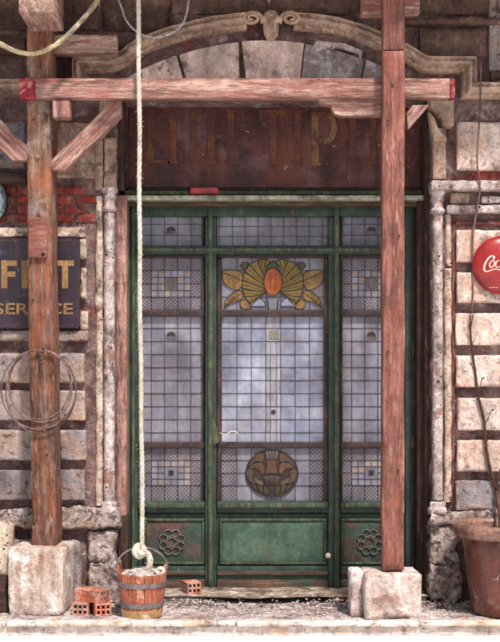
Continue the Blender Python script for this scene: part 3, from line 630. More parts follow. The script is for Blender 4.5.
# stained glass flower
fl = grid(xs, [258,270.5,284,297,310], lambda i, j: 'glass_a'); fl['label'] = 'stained glass flower panel with orange bud and fan petals'
seams = MB()
def piece(pts, m, name='petal', parent=fl, y=-.006, out=True, th=.005, sr=.0024):
    pts = [(X(a, Yg), Z(b, Yg)) for a, b in pts]
    mb = MB(); mb.prism(pts, Yg + y, Yg + y + th); mb.build(name, m, parent)
    if out: seams.tube([(a, Yg + y - .001, b) for a, b in pts], sr, 5, closed=True)
def ell(cx, cy, rx, ry, n=20, a0=0, a1=2*math.pi): return [(cx + rx * math.cos(a0 + (a1-a0)*k/n), cy + ry * math.sin(a0 + (a1-a0)*k/n)) for k in range(n if a1 - a0 > 6.2 else n + 1)]
CX = 272.9
for sg in (-1, 1):
    m_ = lambda pts: [(CX + sg * (CX - a) * -1 if sg == 1 else a, b) for a, b in pts] if False else [((a if sg == -1 else 2 * CX - a), b) for a, b in pts]
    outer = smooth([(270,260.8),(262,259.5),(253,262.5),(246.5,268.5),(243,277),(242.2,285),(244,294),(247.5,300.5),(252,304.8)], 4)
    inner = smooth([(266.2,272),(265,276),(264.6,280),(264.8,284),(265.2,287.5),(265.6,290.5),(265.2,293),(263.4,294.6),(260.5,296)], 4)
    n = len(outer)
    def rib(k, t):
        o_, i_ = Vector(outer[k]), Vector(inner[k]); q = i_.lerp(o_, t); u = k / (n - 1)
        return q + Vector((-.9, -1.6 + 2.6 * u)) * 1.6 * math.sin(math.pi * t)
    for k in range(n - 1):
        ts = [0, .25, .5, .75, 1]
        piece(m_([rib(k, t) for t in ts] + [rib(k + 1, t) for t in reversed(ts)]), ('gl_gold', 'gl_olive', 'gl_gold', 'gl_ochre')[k % 4], y=-.006, out=False)
        if k and k % 2 == 0: seams.tube([(X(q[0], Yg), Yg - .0065, Z(q[1], Yg)) for q in m_([rib(k, t) for t in ts])], lambda t: .0024 - .0012 * t, 4)
    seams.tube([(X(q[0], Yg), Yg - .006, Z(q[1], Yg)) for q in m_(outer + list(reversed(inner)))], .0026, 5, closed=True)
    for (x0_, y0_, x1_, y1_, nn, rl) in ((242.6,281,222.8,272.5,6,6.5), (242,293,224.4,307,5,4)):
        for q in range(1, nn):
            u = q / nn; ax_, ay_ = x0_ + (x1_ - x0_) * u, y0_ + (y1_ - y0_) * u; w_ = rl * (1 - u) ** .6
            for sg2 in (-1, 1): seams.tube([(X(p_[0], Yg), Yg - .0065, Z(p_[1], Yg)) for p_ in m_([(ax_, ay_), (ax_ - 3.2, ay_ + sg2 * w_ * .75)])], .0011, 4)
        seams.tube([(X(p_[0], Yg), Yg - .0066, Z(p_[1], Yg)) for p_ in m_([(x0_, y0_), (x1_, y1_)])], .0018, 4)
    piece(m_(smooth([(222.5,271),(230,270.2),(237,271),(242.4,274),(242.2,284),(238,290),(230,288),(225,284),(222.5,278),(222.5,271)], 3)[:-1]), 'gl_ochre', 'leaf')
    piece(m_(smooth([(224,307.5),(226,300),(232,293.5),(240,290.5),(243.2,296),(240,300),(232,303),(224,307.5)], 3)[:-1]), 'gl_ochre', 'leaf')
    piece(m_([(240,301.5),(245.5,299.5),(249,303),(250.5,308.5),(244,309.2),(240.5,306)]), 'gl_ochre', 'leaf'); piece(m_([(240,266),(243,262.2),(249,263),(248,268),(244.5,271)]), 'gl_olive', 'leaf')
    piece(m_(ell(257.5, 306.5, 8, 8.5, 14, math.pi, 2 * math.pi)), 'glass_b', 'petal', y=-.004)
    seams.tube([(X(a, Yg), Yg - .006, Z(b, Yg)) for a, b in m_([(266,294),(268,301),(268.5,309.8)])], .003, 5)
piece(ell(CX, 282, 9, 13.6, 22), 'gl_orange', 'bud', y=-.009, th=.008); piece([(266,266.6),(272.9,260.5),(279.8,266.6),(276,269),(272.9,268),(269.8,269)], 'gl_olive', 'petal', y=-.008)
for a in (269.5, 276): seams.tube([(X(a, Yg), Yg - .0095, Z(274, Yg)), (X(a + (CX - a) * .3, Yg), Yg - .0095, Z(290, Yg))], .0013, 4)
seams.build('came', 'lead', fl, True)

# oval ornament at the foot of the middle door
ov = grid(xs, [448,460.3,473,485.6,500.5], lambda i, j: 'glass_dots' if i in (0, 6) else 'glass_a'); ov['label'] = 'leaded panel with brown oval ornament'
seams = MB(); C2 = 271.8
piece(ell(C2, 473.5, 26.3, 23.6, 40), 'gl_brown', 'oval_plate', ov, y=-.007)
pc = lambda pts, m: piece(pts, m, 'ornament', ov, y=-.013, th=.008, sr=.0017)
pc([(264.8,449.6),(279,449.6),(277,459),(266.8,459)], 'gl_grey')
for q in (268.6, 271.8, 275): seams.tube([(X(q, Yg), Yg - .014, Z(450, Yg)), (X(C2 + (q - C2) * .8, Yg), Yg - .014, Z(458.6, Yg))], .0014, 4)
pc([(266,459.6),(277.6,459.6),(276.4,465),(278.6,473),(265,473),(267.2,465)], 'gl_copper')
for sg in (-1, 1):
    f = lambda pts: [(C2 + sg * a, b) for a, b in pts]
    pc(f(smooth([(7.4,473),(7.2,466.5),(11,461.6),(17,461.8),(23,468),(16.5,467.6),(12.5,470),(10.5,474)],4)), 'gl_copper')
    pc(f([(8.5,481),(16,477.5),(19,476),(16.5,482.5),(9.5,486)]), 'gl_rib')
    pc(f(smooth([(17.5,472),(21,467.6),(25,470),(25,476),(21,482),(16,484.5),(18.5,478),(17.5,472)],4)[:-1]), 'gl_umber')
    pc(f(smooth([(7.5,453),(14,453.6),(20,459),(23.4,465.4),(16,462.4),(8.5,461),(7.5,453)],4)[:-1]), 'gl_umber')
    for q in range(3): pc(f([(3 + 6.5*q, 486.5 - q*.6), (8.6 + 6.5*q, 485.2 - q*1.2), (7.8 + 5*q, 492.5 - q*2.4), (3.2 + 5*q, 494.5 - q*1.6)]), 'gl_umber' if q != 1 else 'gl_olive')
for k in range(11):
    u0, u1 = -8 + 1.46*k, -6.7 + 1.46*k; cv = lambda u: -.02 * u * u + .8
    pc([(C2+u0, 475.5 - cv(u0)), (C2+u1, 475.5 - cv(u1)), (C2+u1*.8, 485.2 - cv(u1)), (C2+u0*.8, 485.2 - cv(u0))], 'gl_rib' if k % 2 else 'gl_umber')
seams.build('came', 'lead', ov, True)

# ------------------------------------------------------------------ fascia sign with ghost letters
YS = .28
fs = empty('fascia_sign', (X(275, YS), YS, Z(190, YS)), 'dark rusty shop sign panel above the green door with faded ochre letters', 'sign')
rpx('sign_panel', 'rust_sign', fs, 128, 425, 96, 188, YS, YS + .03, r=.004, step=.08, amp=.003, freq=3)
for (a, b, t, bt) in ((124,127.7,96,189),(425.2,428.5,96,189),(127.8,425,188.2,190.4)): rpx('sign_frame', 'wood_jamb_dark', fs, a, b, t, bt, YS - .03, YS + .04, r=.004, step=.1, amp=.001)
def letter(polys, m='sign_letter'):
    mb = MB()
    for p in polys: mb.prism([(X(a, YS), Z(b, YS)) for a, b in p], YS - .006, YS + .001)
    return mb.build('letter', m, fs)
rc = lambda a, b, t, bt: [(a, t), (b, t), (b, bt), (a, bt)]
def serif(a, b, t, bt): return [rc(a, b, t + 2.6, bt - 2.6), rc(a - 2, b + 2, t, t + 2.5), rc(a - 2, b + 2, bt - 2.5, bt)]
letter([rc(147,153.5,112,160), rc(145,155,109,112), rc(147,170,160.2,163.5)]); letter(serif(170,176.5,109,164)); letter(serif(190,196,109,164))
letter(serif(208,215,109,164) + serif(227,234.5,109,164) + [rc(215.2,226.8,134,138)]); letter([rc(259,288,110,115.5), rc(259,262,115.7,121), rc(285,288,115.7,121), rc(269.5,277,115.7,161), rc(267,279.5,161.2,164)])
letter(serif(294.5,301,110,164))
bowl = [(319,112)] + [(326 + 11 * math.cos(a), 128 - 16 * math.sin(a)) for a in [math.pi/2 - math.pi*k/12 for k in range(13)]] + [(319,144),(319,138.5)] + [(326 + 5 * math.cos(a), 128 - 10.5 * math.sin(a)) for a in [-math.pi/2 + math.pi*k/12 for k in range(13)]] + [(319,117.5)]
letter([rc(311.5,318.8,112,163), rc(309,321,163.2,165.5), bowl], 'sign_letter_pale'); letter(serif(349,356,112,165)); letter([rc(370,376,112,165)])

# threshold with the worn hollow
th = empty('threshold', (X(270), .1, 0), 'worn timber and stone threshold with hollow front below green door', 'threshold')
rbox('top_slab', 'threshold', th, OL + .03, OR - .03, -.01, .36, .044, .058, r=.005, step=.025, amp=.006, freq=9, chip=.05, wob=.012, seed=5)
for (a_, b_, s_) in ((OL + .03, X(206), 6), (X(333), OR - .03, 7)): rbox('riser', 'threshold', th, a_, b_, .012, .3, -.004, .045, r=.008, step=.025, amp=.008, freq=9, chip=.06, wob=.01, seed=s_)
rbox('hollow_shade_board', 'dark', th, X(206) + .01, X(333) - .01, .24, .3, .0, .043, r=.003, step=.2, seed=8)  # near-black board: the shade deep in the hollow, put into its colour

# ------------------------------------------------------------------ timber shoring frame
tf = empty('timber_frame', (X(40, -.26), -.16, .4), 'weathered timber shoring frame of two posts, crossbeam and braces before the facade', 'shoring')
YL, YB, YR = -.26, -.35, -.46        # front faces: left post, crossbeam, right post
def px3(a, b, Y): return P(a, b, Y)
# left post in two lengths (grey above, orange brown below)
lw, ld = L(24, YL), .2
def vpost(name, m, a_top, a_bot, t, b, Yf, wd, dp, rot, s, **kw):
    p0 = P(a_bot, b, Yf); p1 = P(a_top, t, Yf); p0.y += dp / 2; p1.y += dp / 2
    o = timber(name, m, tf, p0, p1, wd, dp, seed=s, **kw)
    if rot: o.matrix_basis = o.matrix_basis @ Matrix.Rotation(R(rot), 4, 'X')
    return o
vpost('post', 'wood_grey', 39.5, 40, -12, 224, YL, lw, ld, -4, 1, chip=.012)
vpost('post', 'wood_brown', 40.2, 45, 224.3, 546.5, YL, lw * 1.02, ld, -4, 2, chip=.02, wob=.009)
o = rpx('joint_plate', 'wood_salmon', tf, 28, 47, 217, 258, YL - .022, YL - .002, r=.006, step=.05, amp=.002, chip=.02, seed=9)
def bolt(px, py, Y, r=.018, m='wood_grey', par=None):
    mb = MB(); mb.lathe((0,0,0), [(0,.012),(r*.7,.010),(r,.004),(r,0)], 12)
    return mb.build('bolt', m, par or tf, True, Matrix.Translation(P(px, py, Y)) @ Matrix.Rotation(R(90), 4, 'X'))
bolt(37, 157, YL - .001); bolt(31, 223, YL - .022, .014, 'wood_red_tip', o); bolt(43, 254, YL - .022, .012, 'iron_dark', o)
# crossbeam with red tips
bh = L(20, YB)
timber('crossbeam', 'wood_red', tf, P(35, 88.2, YB) + Vector((0,.045,0)), P(450, 88.2, YB) + Vector((0,.045,0)), bh, .09, seed=3, chip=.01)
timber('painted_tip', 'wood_red_tip', tf, P(19, 88.2, YB) + Vector((0,.045,0)), P(34.8, 88.2, YB) + Vector((0,.045,0)), bh * 1.02, .091, seed=4)
timber('painted_tip', 'wood_red_tip', tf, P(450.2, 88.2, YB) + Vector((0,.045,0)), P(455, 88.2, YB) + Vector((0,.045,0)), bh * .99, .089, seed=5)
# right post
vpost('post', 'wood_salmon', 394, 393.5, 50.5, 571, YR, L(22, YR), .108, 0, 6, chip=.016, wob=.009)
vpost('post', 'wood_salmon', 394, 394, -12, 50, YR, L(21.6, YR), .106, 0, 7, chip=.008)
bolt(393, 83, YR - .001, .016)
for (a_, b_) in ((388,121),(399,236),(387.5,352),(398,470)): bolt(a_, b_, YR - .003, .006, 'iron_dark')
for (a_, b_) in ((33,300),(47,455),(36,520),(33,120)): bolt(a_, b_, YL - .003, .006, 'iron_dark')
# braces
def brace(a, b, Y, wd, th_, s0, s1, s, m='wood_red'): return timber('brace', m, tf, P(a[0], a[1], Y) + Vector((0, th_/2, 0)), P(b[0], b[1], Y) + Vector((0, th_/2, 0)), L(wd, Y), th_, s0=s0, s1=s1, seed=s)
brace((52.5,170), (121,104), -.25, 17, .09, -1.0, .9, 11); brace((-60,75), (27,160), -.25, 21, .09, .9, .9, 12, 'wood_red'); brace((407,121), (421,105), -.34, 13, .08, .9, -.9, 13, 'wood_red')
# cleats, rails, corbel
timber('cleat', 'wood_red', tf, P(61, 99, -.34) + Vector((0,.05,0)), P(61, 118, -.34) + Vector((0,.05,0)), L(18, -.34), .1, seed=14, r=.012)
timber('rail', 'wood_pale', tf, P(53, 44, -.2) + Vector((0,.05,0)), P(117, 44, -.2) + Vector((0,.05,0)), L(19, -.2), .1, seed=15, s1=.0)
timber('rail', 'wood_dark', tf, P(-60, 45, -.2) + Vector((0,.05,0)), P(25, 45, -.2) + Vector((0,.05,0)), L(14, -.2), .1, seed=16)
timber('rail', 'wood_dark', tf, P(-60, 177, -.1) + Vector((0,.04,0)), P(26, 178, -.1) + Vector((0,.04,0)), L(10, -.1), .08, seed=17)
mb = MB(); mb.prism([(X(a, -.33), Z(b, -.33)) for a, b in ((318,98.6),(382,98.6),(382,116),(341,116),(335,114),(332,110),(331,106),(326,104.5),(320,103))], -.33, -.25)
o = mb.build('corbel', 'wood_red', tf); bv = o.modifiers.new('b', 'BEVEL'); bv.width = .005; bv.segments = 2
# joist and bolster; unseen scaffold deck above, added to shade the upper wall
zj = Z(32, YL)
timber('joist', 'wood_pale', tf, (X(36, -.69), -.69, zj + .14), (X(36, -.69), -.265, zj + .14), .28, L(35, -.69), seed=18)
timber('joist', 'wood_salmon', tf, (X(391, -.6), -.62, Z(14, -.34) + .14), (X(391, -.6), -.47, Z(14, -.34) + .14), .27, .12, seed=19) if False else None
timber('bolster', 'wood_red', tf, P(362, -6, -.345) + Vector((0,.05,0)), P(420, -6, -.345) + Vector((0,.05,0)), L(40, -.345), .1, seed=20)
zd = Z(-8, 0) + .02
for k in range(6):
    y0 = -.68 + k * .108
    timber('shade_deck_plank', 'plank', tf, (-3.0, y0 + .05, zd + .015), (3.0, y0 + .05, zd + .015), .03, .104, seed=30 + k, step=.3)

# footings
def footing(name, m, a, b, t, bt_z, Yf, dp, lab, s, rot=0, **kw):
    k = dict(r=.018, step=.025, amp=.006, freq=9, chip=.05, wob=.012, seed=s); k.update(kw)
    x0, x1 = X(a, Yf), X(b, Yf); cx, cy = (x0 + x1) / 2, Yf + dp / 2
    mb = MB(); mb.add(*rbox_data(x0 - cx, x1 - cx, -dp/2, dp/2, 0, Z(t, Yf) - bt_z, **k))
    o = mb.build(name, m, None, True, Matrix.Translation((cx, cy, bt_z)) @ Matrix.Rotation(R(rot), 4, 'Z'))
    return tag(o, lab, 'footing block', 'stone footings under the posts')
footing('stone_footing', 'block_streak', 9, 66, 548, -.006, -.38, .32, 'streaked brown and white stone block under the left timber post', 1, -5)
footing('stone_footing', 'block_white', 365, 422, 573, -.006, -.50, .27, 'pale square stone block under the right timber post', 2, 2)
o = footing('stone_slab', 'block_white', 350.5, 363, 572, -.006, -.43, .22, 'thin upright stone slab leaning beside the right post block', 3, 0, wob=.006, r=.01); o['category'] = 'stone slab'; del o['group']
o = footing('dark_block', 'wood_dark', -40, 8, 576, -.006, -.30, .26, 'dark timber block at the left edge under the cream block', 4, 0); o['category'] = 'timber block'; del o['group']
o = footing('cream_block', 'stone_cream', -38, 9.5, 521, Z(576, -.30) - .004, -.31, .24, 'rounded cream stone block at the far left edge', 5, 0, r=.05); o['category'] = 'stone block'; del o['group']

# ------------------------------------------------------------------ signs
def text_mesh(body, size, off=0.0, depth=.002, spacing=1.0):
    cu = bpy.data.curves.new('t', 'FONT'); cu.body = body; cu.size = size; cu.offset = off; cu.extrude = depth; cu.space_character = spacing; cu.resolution_u = 4
    o = bpy.data.objects.new('t', cu); COL.objects.link(o); dg = bpy.context.evaluated_depsgraph_get(); dg.update()
    me = bpy.data.meshes.new_from_object(o.evaluated_get(dg)); bpy.data.objects.remove(o); bpy.data.curves.remove(cu); return me
YN = -.035
sb = empty('sign_board', (X(17, YN), YN, Z(328, YN)), 'dark purple sign with gold BUFFET SERVICE lettering behind the left post', 'sign')
rbx = lambda a, b, t, bt, r, n=6: [(X(cx + r * math.cos(an), YN), Z(cy - r * math.sin(an), YN)) for (cx, cy, s0) in ((b - r, t + r, 0), (a + r, t + r, 90), (a + r, bt - r, 180), (b - r, bt - r, 270)) for an in [R(s0 + 90 * k / n) for k in range(n + 1)]]
mb = MB(); mb.prism(rbx(-47, 80, 238, 328, 4), YN, YN + .03); mb.build('board', 'sign_purple', sb)
mb = MB(); ring = rbx(-44.6, 77.6, 240.5, 325.5, 3.5); mb.tube([(a, YN - .0005, b) for a, b in ring], .0015, 4, closed=True); mb.build('border_line', 'gold_dim', sb)
def place_text(body, a, b, t, bt, m, off):
    me = text_mesh(body, 1.0, off); xs_ = [v.co.x for v in me.vertices]; ys_ = [v.co.y for v in me.vertices]
    x0, x1, y0, y1 = min(xs_), max(xs_), min(ys_), max(ys_)
    for v in me.vertices:
        u = (v.co.x - x0) / (x1 - x0); w_ = (v.co.y - y0) / (y1 - y0)
        v.co = (X(a + (b - a) * u, YN), YN - .002 - (.0015 if v.co.z > 0 else 0), Z(bt + (t - bt) * w_, YN))
    me.materials.append(M[m]); o = bpy.data.objects.new('lettering', me); COL.objects.link(o); setp(o, sb)

def block(polys):
    mb = MB()
    for p in polys: mb.prism([(X(a, YN), Z(b, YN)) for a, b in p], YN - .0035, YN + .001)
    mb.build('letter', 'gold', sb)
t_, b_, sw, sh = 260.5, 288.5, 6.2, 5.6
for ox, ww in ((1.2, 15.8), (21.6, 15.8)): block([rc(ox, ox+sw, t_, b_), rc(ox+sw, ox+ww, t_, t_+sh), rc(ox+sw, ox+ww-1.5, 271.5, 277)])
block([rc(40, 40+sw, t_, b_), rc(40+sw, 54, t_, t_+sh), rc(40+sw, 53, 271.5, 277), rc(40+sw, 54, b_-sh, b_)])
block([rc(56, 74, t_, t_+sh), rc(62, 62+sw, t_+sh, b_)])
block([rc(-20, -20+sw, t_, b_-sh), rc(-4-sw, -4, t_, b_-sh), rc(-19, -5, b_-sh, b_)])
block([rc(-41, -41+sw, t_, b_), rc(-41+sw, -27, t_, t_+sh), rc(-41+sw, -27, 271.5, 277), rc(-41+sw, -27, b_-sh, b_), rc(-27, -24.5+1.5, t_+1.5, 273), rc(-27, -23, 275.5, b_-1.5)])
place_text('SERVICE', -5, 73, 303, 314.5, 'gold', .018)
# round red sign
YC = -.05
rs = empty('round_sign', (X(502, YC), YC, Z(294, YC)), 'round glossy red button sign with white script lettering on the right stones', 'sign')
cxr, czr, rr_ = X(502, YC), Z(265, YC), L(29.3, YC)
mb = MB(); prof = [(0, .055), (rr_*.3, .053), (rr_*.55, .047), (rr_*.75, .038), (rr_*.9, .024), (rr_*.97, .012), (rr_, .002), (rr_*.985, -.01), (rr_*.9, -.012)]
mb.lathe((0,0,0), prof, 56); mb.build('disc', 'enamel_red', rs, True, Matrix.Translation((cxr, YC + .02, czr)) @ Matrix.Rotation(R(90), 4, 'X'))
def ysurf(x_, z_):
    d = math.hypot(x_ - cxr, z_ - czr) / rr_
    pr = [(r_/rr_, h_) for r_, h_ in prof[:7]]
    for (r0, h0), (r1, h1) in zip(pr, pr[1:]):
        if d <= r1: return YC + .02 - (h0 + (h1 - h0) * (d - r0) / (r1 - r0)) - .0008
    return YC + .02
def script(pts, r0, name='script_letter', thin=.45, ang=.9):
    # a broad-nib stroke: width follows direction
    pts = smooth([Vector(p) for p in pts], 6); mb = MB(); v = []
    n = len(pts); left = []; right = []
    for i, p in enumerate(pts):
        t = (pts[min(n-1, i+1)] - pts[max(0, i-1)]).normalized()
        wd = r0 * (thin + (1 - thin) * abs(t.y) ** 1.2); nx = Vector((-t.y, t.x))
        left.append(p + nx * wd); right.append(p - nx * wd)
    for a, b in zip(left, right):
        for q in (a, b):
            x_, z_ = X(q.x, YC), Z(q.y, YC); v.append((x_, ysurf(x_, z_), z_))
    mb.add(v, [(2*i, 2*i+1, 2*i+3, 2*i+2) for i in range(n - 1)])
    return mb.build(name, 'enamel_cream', rs)
script([(492.5,259.5),(493,257.3),(490.8,256.2),(487.5,258.8),(484.4,264),(483.4,269),(485,271.8),(488.5,271.2),(493,269.6),(498,270.2),(505,272.6),(512,272.8),(520,270)], .95)   # big C with its swash
for ox in (0, 11.5):   # o / a bowls
    script([(492.2+ox,260.5),(489.6+ox,262.6),(488.6+ox,266),(490+ox,268),(492.2+ox,266.6),(493.6+ox,263),(492.2+ox,260.5)], .62)
script([(498.4,261.2),(496.8,261),(495,263.4),(494.6,266.6),(496.2,268),(498.6,266.8)], .62)
script([(505.4,260.5),(504.6,265),(505,267.6),(506.6,267.4)], .6)
script([(519,256.5),(516,256.3),(512.5,260),(510.8,265),(511.8,268.6),(515,268)], .9)
for ox in (24.5, 30):
    if ox < 28: script([(492.2+ox,260.5),(489.6+ox,262.6),(488.6+ox,266),(490+ox,268),(492.2+ox,266.6),(493.6+ox,263),(492.2+ox,260.5)], .6)
script([(520.5,254.5),(518.8,260),(518.6,266),(520,268),(521.6,267)], .6)
script([(525.6,261),(523.2,262),(522.4,266),(523.8,267.8),(525.6,265),(525.8,261.4),(525.4,267),(527,267.4)], .55)
for k in range(4): script([(489 + k*2.2,287.6),(490.4 + k*2.2,287.6)], .5, 'small_print', thin=.9)
script([(499.5,247.5),(499.5,250.5)], .5, 'small_print'); script([(502.5,247.5),(502.5,250.5)], .5, 'small_print')
# enamel plate at the far left
mb = MB(); mb.lathe((0,0,0), [(0,.02),(.05,.018),(.085,.008),(.09,0)], 32)
mx = Matrix.Translation(P(-4, 201, -.02)) @ Matrix.Rotation(R(90), 4, 'X') @ Matrix.Diagonal((.8, 1.4, 1, 1))
pl = empty('wall_plate', P(-4, 218, -.02), 'pale blue oval enamel plate with dark rim at the left edge', 'plate')
mb.build('plate', 'enamel_blue', pl, True, mx); mb = MB(); mb.tube([(.09*math.cos(a), .09*math.sin(a), .002) for a in [2*math.pi*k/32 for k in range(32)]], .008, 6, closed=True); mb.build('rim', 'iron_dark', pl, True, mx)

# ------------------------------------------------------------------ ropes and wires
def strands(path, r, turns_per_m, n=3, k=7):
    mb = MB(); pts = [Vector(p) for p in path]
    acc = [0]
    for a, b in zip(pts, pts[1:]): acc.append(acc[-1] + (b - a).length)
    for s_ in range(n):
        out = []
        up = None
        for i, p in enumerate(pts):
            t = (pts[min(len(pts)-1, i+1)] - pts[max(0, i-1)]).normalized()
            if up is None: up = Vector((0, 1, 0)) if abs(t.y) < .9 else Vector((1, 0, 0))
            up = (up - t * up.dot(t)).normalized(); sd_ = t.cross(up); an = 2 * math.pi * (acc[i] * turns_per_m + s_ / n)
            out.append(p + (up * math.cos(an) + sd_ * math.sin(an)) * r * .5)
        mb.tube(out, (lambda t, o_=s_: r * (.58 + .12 * noise.noise(Vector((t * 40, o_ * 5.3, 1))))), k)
    return mb
YRp = -.40
def resample(pts, step):
    pts = [Vector(p) for p in pts]; out = [pts[0]]
    for a, b in zip(pts, pts[1:]):
        n = max(1, int((b - a).length / step))
        for k in range(1, n + 1): out.append(a.lerp(b, k / n))
    return out
rp = empty('hoist_rope', P(142, 575, -.38), 'thick pale rope hanging straight down and knotted to the bucket handle', 'rope')
straight = [P(138 + 4.2 * t + .35 * math.sin(t * 9) + .3 * math.sin(t * 31), -14 + 572 * t, YRp + .02 * t) for t in [k / 60 for k in range(61)]]
strands(resample(straight, .01), .0145, 6, 4).build('rope', 'rope', rp, True)
fb = MB()
for k in range(110):
    p_ = straight[rnd.randrange(1, 60)].lerp(straight[rnd.randrange(1, 60)], .0) + Vector((0, 0, rnd.uniform(-.03, .03))); a = rnd.uniform(0, 6.28); d_ = Vector((math.cos(a), math.sin(a), rnd.uniform(-.8, .8)))
    q_ = p_ + d_ * .013; fb.tube([q_, q_ + d_ * rnd.uniform(.004, .012), q_ + d_ * rnd.uniform(.01, .02) + Vector((0, 0, -.006))], .0006, 3, cap=False)
o = fb.build('loose_fibres', 'rope', rp); o['kind'] = 'stuff'
kn = smooth([P(142,552,-.38), P(137,548,-.40), P(135,552,-.42), P(139,556,-.43), P(145,553,-.42), P(149,556,-.41), P(150,563,-.42), P(147,570,-.41), P(143,575,-.39)], 8)
strands(kn, .020, 6, 4).build('knot', 'rope', rp, True)
kn = smooth([P(140,546,-.36), P(144,548,-.40), P(143,553,-.44), P(138,552,-.43), P(136,547,-.39), P(140,545,-.37)], 8); strands(kn, .018, 6, 4).build('knot', 'rope', rp, True)
kn = smooth([P(155,578,-.40), P(156,572,-.42), P(160,568,-.43), P(164,571,-.42), P(159,575,-.43), P(154,570,-.44), P(152,576,-.42)], 8); strands(kn, .013, 9).build('tail', 'rope', rp, True)
yl = smooth([P(-40,18,-.55), P(-18,33,-.55), P(0,44,-.55), P(18,52,-.55), P(36,53.5,-.54), P(54,46,-.52), P(70,33,-.5), P(85,17,-.48), P(98,0,-.46), P(108,-16,-.44)], 8)
tag(strands(resample(yl, .012), .0155, 2.5, 4).build('slack_rope', 'rope_yellow', None, True), 'yellowish rope sagging in a loop across the top left corner', 'rope')
cb = smooth([P(112,-14,-.3), P(121,6,-.3), P(126,20,-.3), P(137,32,-.3), P(152,37.5,-.3), P(168,35,-.3), P(181,26,-.3), P(187,12,-.3), P(190,-12,-.3)], 8)
tag(strands(resample(cb, .01), .0065, 12).build('steel_cable', 'cable_steel', None, True), 'thin grey cable looping down above the left of the arch', 'cable')
# coil of wire hung on the left post
wc = empty('wire_coil', P(40, 426, YL - .02), 'coil of rusty wire hanging on the left timber post', 'wire coil')
mb = MB(); pts = []
for k in range(4 * 40):
    a = 2 * math.pi * k / 40 + math.pi / 2; q = k / 160
    rx, rz = L(33.5 - 3.5 * math.sin(q * 9)) , L(37 - 3.5 * math.cos(q * 7)); cx_ = X(40.5, YL) + .008 * math.sin(q * 11)
    zt = Z(350, YL) ; pts.append((cx_ + rx * math.cos(a), YL - .028 - .010 * math.sin(q * 13) - .004 * q, zt - rz + rz * math.sin(a)))
mb.tube(pts, .0048, 6); mb.build('wire', 'wire_rust', wc, True)
mb = MB(); mb.tube([(X(43,YL) + .012*math.cos(a), YL - .03 - .010*math.sin(a), Z(350,YL) - .10*k/30) for k, a in enumerate([k*.9 for k in range(30)])], .004, 5); mb.build('tie', 'wire_rust', wc, True)
mb = MB(); mb.tube([P(43, 349, YL + .03), P(43, 348, YL - .045)], .006, 6); mb.build('nail', 'iron_dark', wc)
# string on the door and cable + vine on the right
mb = MB(); mb.tube(smooth([P(220,433,YD-.052), P(226,434.5,YD-.06), P(231,431.5,YD-.05), P(236,432,YD-.045), P(239,435,YD-.03)], 5), .004, 6); tag(mb.build('string', 'rope', None, True), 'short white string end sticking out by the door plate', 'string')
mb = MB(); mb.tube(resample(smooth([P(481,60,-.14), P(480,110,-.09), P(477,160,-.075), P(480,182,-.075), P(478,205,-.05), P(473,235,-.03), P(473,290,-.025), P(472,313,-.025)], 5), .03), .006, 6, amp=.002); tag(mb.build('hanging_wire', 'wire_rust', None, True), 'rusty wire hanging down the right wall past the red sign', 'wire')
vn = empty('dead_vine', P(500, 525, -.2), 'bare dead vine stem climbing the right stones above the flower pot', 'vine')
def vine(pts, r0, r1, name='stem'):
    mb = MB(); mb.tube(resample(smooth(pts, 6), .02), lambda t: r0 + (r1 - r0) * t, 6, amp=.003); mb.build(name, 'vine', vn, True)
vine([P(500,528,-.25), P(499,510,-.10), P(496,490,-.04), P(490,468,-.035), P(486,445,-.035), P(484,420,-.035), P(478,395,-.03), P(475,370,-.03), P(471,340,-.03), P(470,315,-.03)], .013, .006)
vine([P(478,396,-.035), P(480,388,-.05), P(482,378,-.05)], .005, .002, 'twig'); vine([P(470,330,-.035), P(474,310,-.05), P(475,300,-.04)], .005, .002, 'twig')
for (a_, b_, c_, d_) in ((487,450,480,436),(484,425,491,410),(476,375,469,362),(492,475,484,470),(471,345,477,334),(486,442,494,430)):
    vine([P(a_, b_, -.04), P((a_+c_)/2 + 1, (b_+d_)/2, -.055), P(c_, d_, -.05)], .0035, .0015, 'twig')
for (a_, b_) in ((480,437),(491,411),(469.5,363),(484,471),(494,431),(482,379),(497,500),(503,505),(492,512)):
    mb = MB(); p_ = P(a_, b_, -.055); sz = rnd.uniform(.018, .03); ang = rnd.uniform(0, 6.28); u_ = Vector((math.cos(ang), -.3, math.sin(ang))); n_ = Vector((-math.sin(ang), -.4, math.cos(ang)))
    mb.add([p_, p_ + u_*sz*.5 + n_*sz*.35, p_ + u_*sz, p_ + u_*sz*.5 - n_*sz*.3, p_ + u_*sz*.5 + Vector((0,-.006,0))], [(0,1,4),(1,2,4),(2,3,4),(3,0,4)]); mb.build('dry_leaf', 'vine', vn)
vine([P(496,490,-.05), P(500,470,-.05), P(506,455,-.05)], .007, .003, 'twig')

